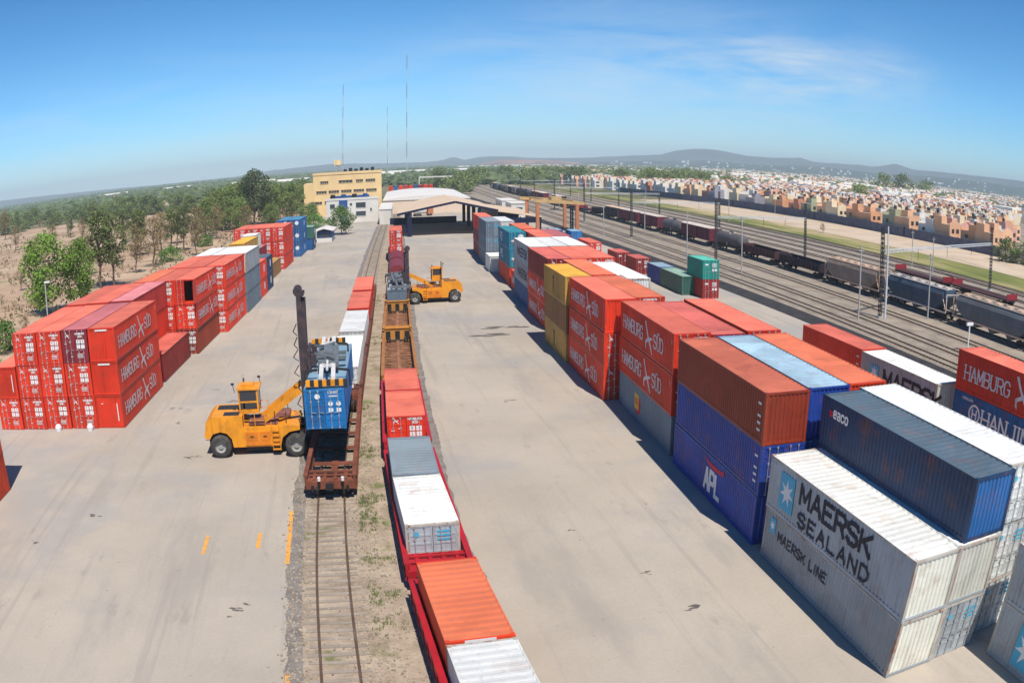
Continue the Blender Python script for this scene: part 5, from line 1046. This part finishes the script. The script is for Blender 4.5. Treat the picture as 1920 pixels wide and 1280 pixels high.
t = thing('steel_gateway', 'white frame structure standing among the trees right of the red containers', 'frame', (66, 560, 0)); b = MB(); b.bar((-14, 0, 9), (14, 0, 9), .9, .9); b.bar((14, 0, 0), (14, 0, 9.4), 1.3, 1.0); b.bar((-14, 0, 0), (-14, 0, 9), .6, .6); obj('frame', b.mesh('frame', [BW]), t)
# ------------------------------------------------------------------ trees
def leafmat(n, h, ov=.12): return mat(n, tuple(q*(1.0 if n == 'leaf_bright' else 1.25) for q in lin(h)), .8, .30, .55, objvar=ov, spec=.2)
LM = dict(bright=leafmat('leaf_bright', '71903a'), euc=leafmat('leaf_eucalyptus', '616a3e'), dry=leafmat('leaf_dry', '80704e'), green=leafmat('leaf_green', '6e7c44'), tall=leafmat('leaf_dark', '5a6444'), round=leafmat('leaf_round', '5a6e3a'), bush=leafmat('leaf_bush', '5c7a3a'), belt=leafmat('leaf_belt', '6c7848', .22))
BK = mat('bark', lin('7a6654'), .9, .2, 2)
def tree_proto(kind, seed):
    """unit-height tree: trunk with limbs, crown of leaf clumps with gaps"""
    g = random.Random(seed); tr = MB(); cr = MB()
    spec = dict(bright=(.16, .40, 20, 260, .055, .17), euc=(.34, .25, 16, 150, .050, .115), dry=(.30, .27, 15, 95, .045, .12), green=(.14, .40, 18, 190, .06, .17), tall=(.26, .34, 18, 190, .055, .15), round=(.22, .62, 16, 220, .08, .22), bush=(.04, .95, 12, 190, .13, .34), belt=(.06, .62, 12, 110, .12, .26))[kind]
    base, rad, nb, nl, ls, br = spec
    P = Vector((0, 0, -.02)); pts = [P]; n = 5
    for i in range(n): P = P+Vector((g.gauss(0, .015), g.gauss(0, .015), (base+.35)/n)); pts.append(P)
    for i in range(n): tr.cyl(pts[i], pts[i+1], .020*(1-i/n*.6), 6, 0, .020*(1-(i+1)/n*.6))
    for k in range(nb):
        u = (k+.5)/nb; z = base+(.97-base)*u; a = k*2.4+g.uniform(-.5, .5)
        prof = math.sin(math.pi*min(1, max(0, .12+u*.86)))**.6 if kind != 'euc' else (.55+.45*math.sin(math.pi*u))
        rr_ = rad*prof*g.uniform(.35, .85) if k < nb-1 else 0
        c_ = Vector((rr_*math.cos(a), rr_*math.sin(a), min(z, .93)+g.uniform(-.03, .03)))
        s_ = pts[min(n, 2+int(u*3))]; tr.cyl(s_, c_, .008, 4, 0, .003)
        bx, by, bz = br*g.uniform(.7, 1.25), br*g.uniform(.7, 1.25), br*g.uniform(.55, .95)
        for j in range(nl):
            d = Vector((g.gauss(0, 1), g.gauss(0, 1), g.gauss(0, 1))).normalized()*(g.random()**.4)
            p = c_+Vector((d.x*bx, d.y*by, d.z*bz)); 
            if p.z < .02: p.z = .02+.03*g.random()
            s = ls*g.uniform(.4, 1.0); e1 = Vector((g.gauss(0, 1), g.gauss(0, 1), g.gauss(0, .7))).normalized(); e2 = e1.cross(Vector((g.gauss(0, 1), g.gauss(0, 1), g.gauss(0, 1)))).normalized()
            cr.poly([p-e1*s*.5, p+e2*s*.28, p+e1*s*.5, p-e2*s*.28])
    return tr.mesh('trunk_'+kind, [BK]), cr.mesh('crown_'+kind, [LM[kind]])
PROTO = {}
def tree(kind, x, y, h, label, group, wide=1.0, cat='tree'):
    v = rnd.randrange(3); k = (kind, v)
    if k not in PROTO: PROTO[k] = tree_proto(kind, 11*v+len(kind)*7+ord(kind[0]))
    tm, cm_ = PROTO[k]; t = thing('bush' if kind == 'bush' else 'tree', label, cat, (x, y, 0), rnd.uniform(0, 6.28), group); t.scale = (h*wide, h*wide, h)
    obj('trunk', tm, t); obj('crown', cm_, t); return t
TR = [(-49.1, 117, 12.2, 'bright', 'large bright green tree standing nearest behind the left containers'), (-44, 120.8, 10.6, 'bright', 'slightly smaller bright green tree touching the largest one'), (-47.3, 143.8, 14.3, 'euc', 'tall thin eucalyptus just behind the bright green pair'), (-43.7, 142, 13.5, 'euc', 'second tall eucalyptus behind the bright green pair'),
 (-44.9, 163.4, 10.1, 'dry', 'sparse brownish tree right of the tall eucalyptus pair'), (-43.2, 173.2, 11.1, 'dry', 'brownish tree with thin crown near the red roofs'), (-54.4, 202.3, 12, 'euc', 'olive tree behind the brownish pair'), (-47.4, 199.7, 11.1, 'dry', 'bare-looking brown tree in the middle of the tree line'), (-47.1, 209.7, 11.2, 'euc', 'olive tree in the middle of the tree line'), (-42.5, 206.3, 11, 'euc', 'olive tree above the white-roofed containers'),
 (-40.5, 215.9, 11, 'dry', 'brown tree above the white-roofed containers'), (-74.7, 256.5, 10.9, 'euc', 'olive tree standing out in the dry field'), (-120.4, 322.7, 9, 'euc', 'lone dark tree at the back of the dry field'), (-188.9, 447, 6, 'dry', 'small tree far off at the back of the field'), (-181.2, 374.2, 14.9, 'dry', 'big brown tree at the left picture edge'), (-130.3, 279.7, 9.1, 'dry', 'brown tree near the left picture edge'),
 (-43, 277.9, 14.3, 'green', 'green tree at the start of the dense clump left of the offices'), (-38.4, 268.7, 15.3, 'green', 'broad green tree in the dense clump left of the offices'), (-37.8, 298.3, 15.6, 'green', 'green tree behind the dense clump'), (-31.8, 286.7, 19.6, 'tall', 'tallest dark tree, rising above the clump left of the offices'), (-27.1, 292.8, 14, 'green', 'green tree right of the tallest dark tree'), (-24.3, 307.7, 12.9, 'green', 'green tree left of the office block'), (-19.6, 309.1, 13.7, 'green', 'green tree nearest the office block'), (-17.8, 343, 12.4, 'green', 'green tree peeping from behind the office block'),
 (-42.7, 255.6, 11.5, 'euc', 'olive tree at the near end of the dense clump'), (-43.5, 246.6, 11.5, 'green', 'green tree standing alone before the dense clump'), (-.7, 221.2, 7.4, 'round', 'round tree in front of the white two-storey building'), (-11.1, 265, 7, 'round', 'round tree left of the white two-storey building'), (-40.9, 181.6, 3.2, 'bush', 'round green bush behind the salmon roofs'), (-37.8, 213.8, 3, 'bush', 'round green bush behind the white roofs'), (-9.2, 250, 4, 'bush', 'green bush behind the kiosk'), (-34, 342.6, 9, 'green', 'green tree far behind the dense clump'),
 (-45.1, 89.9, 3.6, 'bush', 'green bush at the left picture edge behind the near block'), (-44.1, 96, 3.4, 'dry', 'dry shrub behind the near left block'), (-97.3, 221.7, 6.3, 'dry', 'dry small tree in the field, nearer one'), (-102.6, 255.3, 8.9, 'dry', 'dry tree in the field, middle one'), (-98.7, 279, 8.7, 'dry', 'dry tree in the field, farther one'), (-69.9, 151.7, 4.9, 'dry', 'dry small tree on the terraced field'), (-36, 190, 9, 'dry', 'brownish tree close behind the salmon roofs'), (-50, 232, 11, 'euc', 'olive tree between the field and the tree line'), (-38, 236, 10, 'dry', 'brown tree behind the far red row'), (-34, 258, 11, 'green', 'green tree behind the far red row'), (-30, 246, 9, 'dry', 'dry tree behind the far blue stacks'), (-24, 262, 8, 'green', 'green tree behind the far blue stacks'), (-58, 168, 8, 'dry', 'sparse tree left of the eucalyptus pair'), (-60, 222, 11, 'euc', 'eucalyptus on the field edge, left of the olive trees')]
for x, y, h, k, lab in TR: tree(k, x, y, h, lab, 'trees along the left edge of the yard', wide=rnd.uniform(.9, 1.15), cat='bush' if k == 'bush' else 'tree')
def polar(az, d): return d*math.sin(R(az)), d*math.cos(R(az))
for i in range(90):
    az = rnd.uniform(-26.5, -2.5); d = 445+320*rnd.random()**1.5-(az+14)*3; x, y = polar(az, d)
    if y > 420: tree('belt' if rnd.random() < .75 else 'green', x, y, rnd.uniform(6, 12), 'green tree in the dense belt behind the dry field', 'tree belt behind the dry field', wide=rnd.uniform(.9, 1.4))
for i in range(85):
    az = rnd.uniform(5.5, 27); d = rnd.uniform(620, 900) if az < 17 else rnd.uniform(560, 760); x, y = polar(az, d)
    tree('belt', x, y, rnd.uniform(8, 14), 'green tree in the belt beyond the railway tracks', 'tree belt beyond the railway', wide=rnd.uniform(1, 1.5))
for (x, y, h, lab) in ((297, 404, 13, 'dark green tree rising among the peach houses'), (212, 262, 7, 'small dark tree between the peach houses'), (550, 700, 22, 'dark tree in front of the white sheds of the town'), (600, 720, 24, 'second dark tree in front of the white sheds'), (655, 740, 20, 'third dark tree in front of the white sheds'), (160, 143, 6, 'dark bush beside the pale wall at the right edge'), (163.5, 137, 6.5, 'dark tree at the right edge beside the pale wall'), (66, 470, 12, 'round tree right of the white warehouse'), (74, 500, 12, 'green tree behind the round one by the warehouse'), (60, 440, 9, 'low tree at the corner of the white warehouse'), (135, 203, 3, 'dry shrub on the verge beyond the tracks')):
    tree('belt' if h > 4 else 'dry', x, y, h, lab, None, wide=1.3)
# ------------------------------------------------------------------ walls and houses of the town
DW = mat('dark_wall_plaster', lin('5a5c6e'), .85, .15, .4, (.3, .3, .3), .3, 1)
def wall(pts, h, m, lab):
    t = thing('boundary_wall', lab, 'wall', (0, 0, 0)); b = MB()
    for p, q in zip(pts[:-1], pts[1:]): b.bar((p[0], p[1], h/2), (q[0], q[1], h/2), .25, h)
    obj('wall', b.mesh('boundary_wall', [m]), t); b = MB()
    for p, q in zip(pts[:-1], pts[1:]):
        n = int(math.hypot(q[0]-p[0], q[1]-p[1])/4)
        for i in range(n+1): x, y = p[0]+(q[0]-p[0])*i/n, p[1]+(q[1]-p[1])*i/n; b.box(x-.2, x+.2, y-.2, y+.2, 0, h+.15)
    obj('pier', b.mesh('piers', [m]), t)
wall([(166.8, 152), (167, 200), (169, 260), (168.5, 330), (165, 400), (163, 470)], 3.0, DW, 'long dark plastered wall between the dirt path and the houses')
wall([(166.6, 118), (166.8, 151.7)], 3.2, mat('pale_wall', lin('e8dcc8'), .85, .08), 'pale wall at the right edge below the yellow houses')
HCN = ['peach', 'terracotta', 'cream', 'pale pink', 'orange', 'off-white', 'grey', 'sage']
HC = [mat('house_'+n.replace(' ', '_').replace('-', '_'), lin(h), .85, .08, .4, (.35, .27, .22), .25, .8, objvar=.07) for n, h in zip(HCN, ('ecb890', 'c28468', 'e8d4b0', 'dfa898', 'e0a478', 'e0dcd4', '9a98a0', 'a8a888'))]
HD2 = mat('house_opening', (.05, .045, .05), .5, .2); HRf = mat('house_roof', lin('b0a294'), .9, .15); HT = mat('roof_tank', (.04, .04, .045), .6, .1); HTw = mat('roof_tank_white', (.7, .66, .6), .6, .1)
def house_protos(ci):
    out = []
    for v in range(3):
        wd = 5.2; dp = 8.5; hh = (5.4, 5.7, 5.3)[v]
        b = MB(); b.box(0, dp, -wd/2, wd/2, 0, hh)
        if v == 0: b.box(0, .2, -wd/2, wd/2, hh, hh+.8); b.box(dp*.45, dp*.9, -wd/2+.05, 0, hh, hh+2.0)
        elif v == 1: b.prism([(-wd/2, hh), (wd/2, hh), (wd/2, hh+.5), (0, hh+1.5), (-wd/2, hh+.5)], 0, 0, .2); b.box(dp*.5, dp*.95, 0, wd/2-.05, hh, hh+2.2)
        else: b.box(0, dp, -wd/2, -wd/2+.15, hh, hh+.7); b.box(0, .18, -wd/2+.15, wd/2, hh, hh+.7); b.box(dp*.3, dp*.6, -1, 1.2, hh, hh+1.9)
        wl = b.mesh('house_wall', [HC[ci]])
        r_ = MB(); r_.box(.21, dp-.05, -wd/2+.16, wd/2-.05, hh+.001, hh+.06); rf = r_.mesh('house_roof', [HRf])
        wins = []
        for (y, z, a, h_) in ((-1.2, 3.4, .7, 1.2), (1.0, 3.4, .6, 1.2), (-1.1, .9, .9, 1.3)):
            q = MB(); q.box(-.05, .0, y-a, y+a, z, z+h_); wins.append(q.mesh('house_window', [HD2]))
        q = MB(); q.box(2.2, 3.6, -wd/2-.05, -wd/2, 3.2, 4.3); wins.append(q.mesh('house_window', [HD2]))
        q = MB(); q.box(-.06, 0, .7, 1.7, 0, 2.1); dr = q.mesh('house_door', [HD2])
        q = MB(); q.cyl((dp*.7, -1.2 if v == 0 else 1.2, hh+(2.0 if v < 2 else .06)), (dp*.7, -1.2 if v == 0 else 1.2, hh+(3.1 if v < 2 else 1.2)), .55, 8); tk = q.mesh('water_tank', [HT if v != 1 else HTw])
        out.append((wl, rf, wins, dr, tk))
    return out
HP = [house_protos(i) for i in range(8)]
cand = []
for k in range(46):
    y0 = 158+k*21.5+rnd.uniform(-1, 1)
    for side in (0, 1):
        n = 0; x = 171.5+rnd.uniform(0, 1.5)
        while x < 171+y0*1.0:
            if math.degrees(math.atan2(x, y0)) < 49 and (n+k) % 9 != 8: cand.append((math.hypot(x, y0), x, y0 if side == 0 else y0+16.2, n if side == 0 else n+100))
            x += 5.25; n += 1
cand.sort(); near_h = cand[:285]; rest_h = cand[285:]
for i, (d, x, y, kk) in enumerate(near_h):
    k, flip = kk % 100, kk >= 100
    ci = (rnd.choice([1, 2, 6, 7, 0, 5, 4]) if k == 0 else rnd.choice([0, 2, 2, 5, 5, 3, 0, 4])); v = rnd.randrange(3); wl, rf, wins, dr, tk = HP[ci][v]
    row = 'at a row end next to the dark wall' if k == 0 else ('just behind the row ends by the dark wall' if k < 3 else 'deep in the rows beyond the dark wall')
    t = thing('row_house', f'{HCN[ci]} two-storey row house {row}', 'house', (x, y+rnd.uniform(-.4, .4), 0), -math.pi/2 if flip else math.pi/2, 'row houses behind the dark wall: '+HCN[ci]+' ones '+row)
    t.scale = (1, 1, rnd.uniform(.92, 1.12))
    obj('wall', wl, t); obj('roof', rf, t); obj('water_tank', tk, t)
    if d < 330: 
        for wv in wins: obj('window', wv, t)
        obj('door', dr, t)
b = MB()
for (d, x, y, k) in rest_h:
    ci = rnd.choice([0, 2, 2, 3, 1, 5, 5, 5, 5]); h = rnd.uniform(5, 6.4); dx = rnd.uniform(-1, 1); yy = y if k < 100 else y-8.4; b.box(x-2.6, x+2.6, yy, yy+8.4, 0, h, ci); b.box(x-2.4, x+.2, yy+4, yy+7.6, h, h+2, ci)
    for z in (1, 3.4): b.box(x-1.5, x+.8, yy-.05, yy, z, z+1.2, 6)
    b.box(x-2.4, x+2.4, yy+.2, yy+3.9, h+.001, h+.05, 7)
for i in range(7500):
    az = rnd.uniform(24, 53) if rnd.random() < .9 else rnd.uniform(12, 26); d = 520+2700*rnd.random()**1.3; x, y = polar(az, d)
    if x < 330+0*d and az > 27: continue
    if az < 27 and d < 1000: continue
    big = rnd.random() < .06; sx, sy, sz = (rnd.uniform(20, 50), rnd.uniform(15, 30), rnd.uniform(6, 9)) if big else (rnd.uniform(6, 11), rnd.uniform(6, 10), rnd.uniform(3.5, 8))
    b.box(x-sx/2, x+sx/2, y-sy/2, y+sy/2, 0, sz, 5 if big else rnd.choice([5, 5, 5, 2, 2, 0, 3, 1])); b.box(x-sx/2+.2, x+sx/2-.2, y-sy/2+.2, y+sy/2-.2, sz, sz+.05, 5 if big or rnd.random() < .35 else 7)
    if not big and rnd.random() < .5: b.box(x-1.5, x+1.5, y-2, y+1, sz+.05, sz+2.2, rnd.choice([5, 2, 0]))
stuff('town', b.mesh('town', HC[:6]+[HD2, HRf]), 'dense mass of small pale flat-roofed houses spreading to the hills', 'houses')
t = thing('water_tower_dome', 'white domed tank among the houses by the tree belt', 'tank', (268, 560, 0)); b = MB(); 
b = lathe([(0, 12), (4, 11), (6, 8), (6, 5.5), (0, 5.4)], 16); obj('dome', b.mesh('dome', [BW], True), t); b = MB(); b.cyl((0, 0, 0), (0, 0, 5.6), 1.4, 10); obj('stem', b.mesh('stem', [BW]), t)
t.children[0].rotation_euler = (R(90), 0, 0)
for i, (az, d, w_, dp) in enumerate(((31.2, 760, 70, 30), (34, 690, 60, 26), (29, 1150, 90, 30), (37, 900, 90, 30), (42, 1000, 110, 36), (46, 1200, 90, 30), (2.4, 1000, 60, 30), (4.2, 1250, 70, 25), (7.0, 1300, 80, 30), (-3.2, 900, 50, 20), (-6.5, 1050, 60, 24), (-12, 1300, 50, 20), (-17, 1500, 60, 20), (10.4, 2300, 200, 40), (12.6, 2350, 150, 40))):
    x, y = polar(az, d); t = thing('industrial_shed', f'long white industrial shed in the distance, {ORD[i]} in a scattered series', 'shed', (x, y, 0), rnd.uniform(-.2, .2), 'distant white industrial sheds')
    b = MB(); b.box(-w_/2, w_/2, 0, dp, 0, 7); obj('wall', b.mesh('wall', [HC[5]]), t); b = MB(); b.prism([(-.8, 7), (dp+.8, 7), (dp/2, 9.5)], 0, -w_/2-.5, w_/2+.5); obj('roof', b.mesh('roof', [RF]), t)
for i in range(70):
    az = rnd.uniform(-26.5, -2); d = rnd.uniform(640, 1500); x, y = polar(az, d); s = rnd.uniform(8, 16); t = thing('farm_house', 'small pale house among the trees of the left plain', 'house', (x, y, 0), rnd.uniform(-.5, .5), 'pale houses scattered over the left plain')
    b = MB(); b.box(-s/2, s/2, 0, s*.7, 0, rnd.uniform(4, 7)); obj('wall', b.mesh('wall', [HC[rnd.choice([5, 2, 3])]]), t); b = MB(); b.box(-s/2-.3, s/2+.3, -.3, s*.7+.3, 7, 7.3); obj('roof', b.mesh('roof', [HRf]), t)
# far trees as one mass: lumpy low clumps
FT = mat('far_foliage', lin('5c6a46'), .9, .4, .03)
b = MB()
def clump(b, x, y, r_, h, g):
    k = len(b.v); n = 7
    for lv, (rr2, z) in enumerate(((.8, .0), (1.0, .45), (.65, .85))):
        for i in range(n): a = 6.283*i/n+lv*.4; q = r_*rr2*g.uniform(.7, 1.25); b.v.append((x+q*math.cos(a), y+q*math.sin(a), h*z*g.uniform(.85, 1.1)))
    b.v.append((x, y, h))
    for lv in range(2):
        for i in range(n): j = (i+1) % n; b.f.append((k+lv*n+i, k+lv*n+j, k+(lv+1)*n+j, k+(lv+1)*n+i)); b.m.append(0)
    for i in range(n): b.f.append((k+2*n+i, k+2*n+(i+1) % n, k+3*n)); b.m.append(0)
gt = random.Random(21)
for i in range(9000):
    az = gt.uniform(-30, 55); d = (660+3800*gt.random()**1.6) if az < 27 else (560+3400*gt.random()**1.2)
    if 27 < az and gt.random() < .6: continue
    x, y = polar(az, d)
    if 160 < x < 420 and y < 560: continue
    clump(b, x, y, gt.uniform(2.5, 6)*(1+d/2200), gt.uniform(5, 11), gt)
stuff('far_woodland', b.mesh('far_woodland', FT), 'distant mass of trees covering the plain below the hills', 'trees')
# ------------------------------------------------------------------ hills
SIL = [(-60, .3), (-40, .4), (-26.2, .3), (-20.9, .1), (-13.3, -.12), (-7.8, -.1), (-5.4, .12), (-3.1, .22), (-.9, .3), (2.9, .16), (5.8, .12), (6.9, .22), (7.7, .46), (8.4, .2), (9.5, .40), (11, .42), (13.2, .28), (15.7, .28), (17.2, .33), (19.8, .51), (22, .65), (23.1, .99), (25, 1.18), (26.2, 1.12), (28.1, .83), (30.4, .8), (31.9, .94), (33.1, .72), (35.9, .75), (37.6, .74), (39.2, 1.12), (40.5, .82), (42.6, .86), (44.3, .88), (46.9, .95), (49.6, .98), (60, .9), (75, .5)]
SA = [s[0] for s in SIL]; SE = [s[1] for s in SIL]
def hillsheet(name, Rc, width, scale_e, seed, m, a0=-60, a1=75, sil=None, rough=1.0):
    g = random.Random(seed); ph = [(g.uniform(0, 6.28), g.uniform(.6, 6), g.uniform(.3, 1)) for _ in range(14)]
    b = MB(); na, nr = 420, 16
    for i in range(na+1):
        az = a0+(a1-a0)*i/na; e = np.interp(az, SA, SE) if sil is None else np.interp(az, [s[0] for s in sil], [s[1] for s in sil]); zc = CH+Rc*math.tan(R(e*scale_e))
        for j in range(nr+1):
            u = j/nr*2-1; r_ = Rc+u*width; fall = math.cos(u*math.pi/2)**1.4 if abs(u) < 1 else 0
            nz = sum(a_*math.sin(fq*az*.9+p+j*.8) for p, fq, a_ in ph)/6
            z = -3+(zc+3)*fall+nz*rough*(6 if abs(u) > .1 else 1.5)*fall; x, y = polar(az, r_); b.v.append((x, y, z))
    for i in range(na):
        for j in range(nr): b.f.append((i*(nr+1)+j, i*(nr+1)+j+1, (i+1)*(nr+1)+j+1, (i+1)*(nr+1)+j)); b.m.append(0)
    struct(name, b.mesh(name, [m], True))
hm = groundmat('hill_scrub', [(.35, (.035, .055, .025)), (.55, (.07, .09, .045)), (.72, (.16, .13, .09))], .004, bump=0, fine=.05, extra=[(.02, (1, 1, 1), 0, .55, .65, (.03, .045, .02), .7)])
hillsheet('hills', 7000, 1600, 1, 4, hm)
hq = groundmat('quarry_soil', [(.35, (.16, .10, .075)), (.55, (.36, .22, .17)), (.72, (.46, .33, .27))], .006, bump=0, fine=.05)
hillsheet('hills', 3600, 420, 1, 9, hq, 8.6, 18.2, [(8.6, -.5), (9.8, -.02), (11, .2), (13.2, .16), (15, .08), (16.4, -.1), (18.2, -.5)], .6)
hillsheet('hills', 4800, 900, 1, 12, hm, 14, 62, [(14, -.35), (17, 0), (21, .16), (25, .34), (29, .22), (33, .42), (38, .3), (43, .5), (50, .55), (62, .2)], 1)
b = MB()
for i in range(150):
    az = 20+rnd.uniform(0, 28)+rnd.gauss(0, 1.5); u = -.95+.75*rnd.random()**1.8; e = float(np.interp(az, [14, 17, 21, 25, 29, 33, 38, 43, 50, 62], [-.35, 0, .16, .34, .22, .42, .3, .5, .55, .2])); zc = CH+4800*math.tan(R(e)); z = -3+(zc+3)*math.cos(u*math.pi/2)**1.4; x, y = polar(az, 4800+u*900+rnd.gauss(0, 30)); s = rnd.uniform(3, 8)+(8 if rnd.random() < .1 else 0)
    b.box(x-s, x+s, y-8, y+8, z-6, z+rnd.uniform(3, 8), 0)
stuff('hillside_town', b.mesh('hillside_town', [HC[5]]), 'far white houses dotted up the lower slopes of the hills', 'houses')
# ------------------------------------------------------------------ haze
b = MB(); b.box(-9800, 9800, -9800, 9800, -4, 175); hz_ = b.mesh('haze', [])
m = bpy.data.materials.new('haze'); m.use_nodes = True; nt = m.node_tree; nt.nodes.clear(); o = N(nt, 'ShaderNodeOutputMaterial'); v = N(nt, 'ShaderNodeVolumePrincipled')
v.inputs['Color'].default_value = (.80, .92, 1.0, 1); v.inputs['Density'].default_value = HAZE; v.inputs['Anisotropy'].default_value = -.25; nt.links.new(v.outputs[0], o.inputs['Volume']); hz_.materials.append(m)
stuff('haze', hz_, 'pale blue haze lying over the distant plain and hills', 'haze')
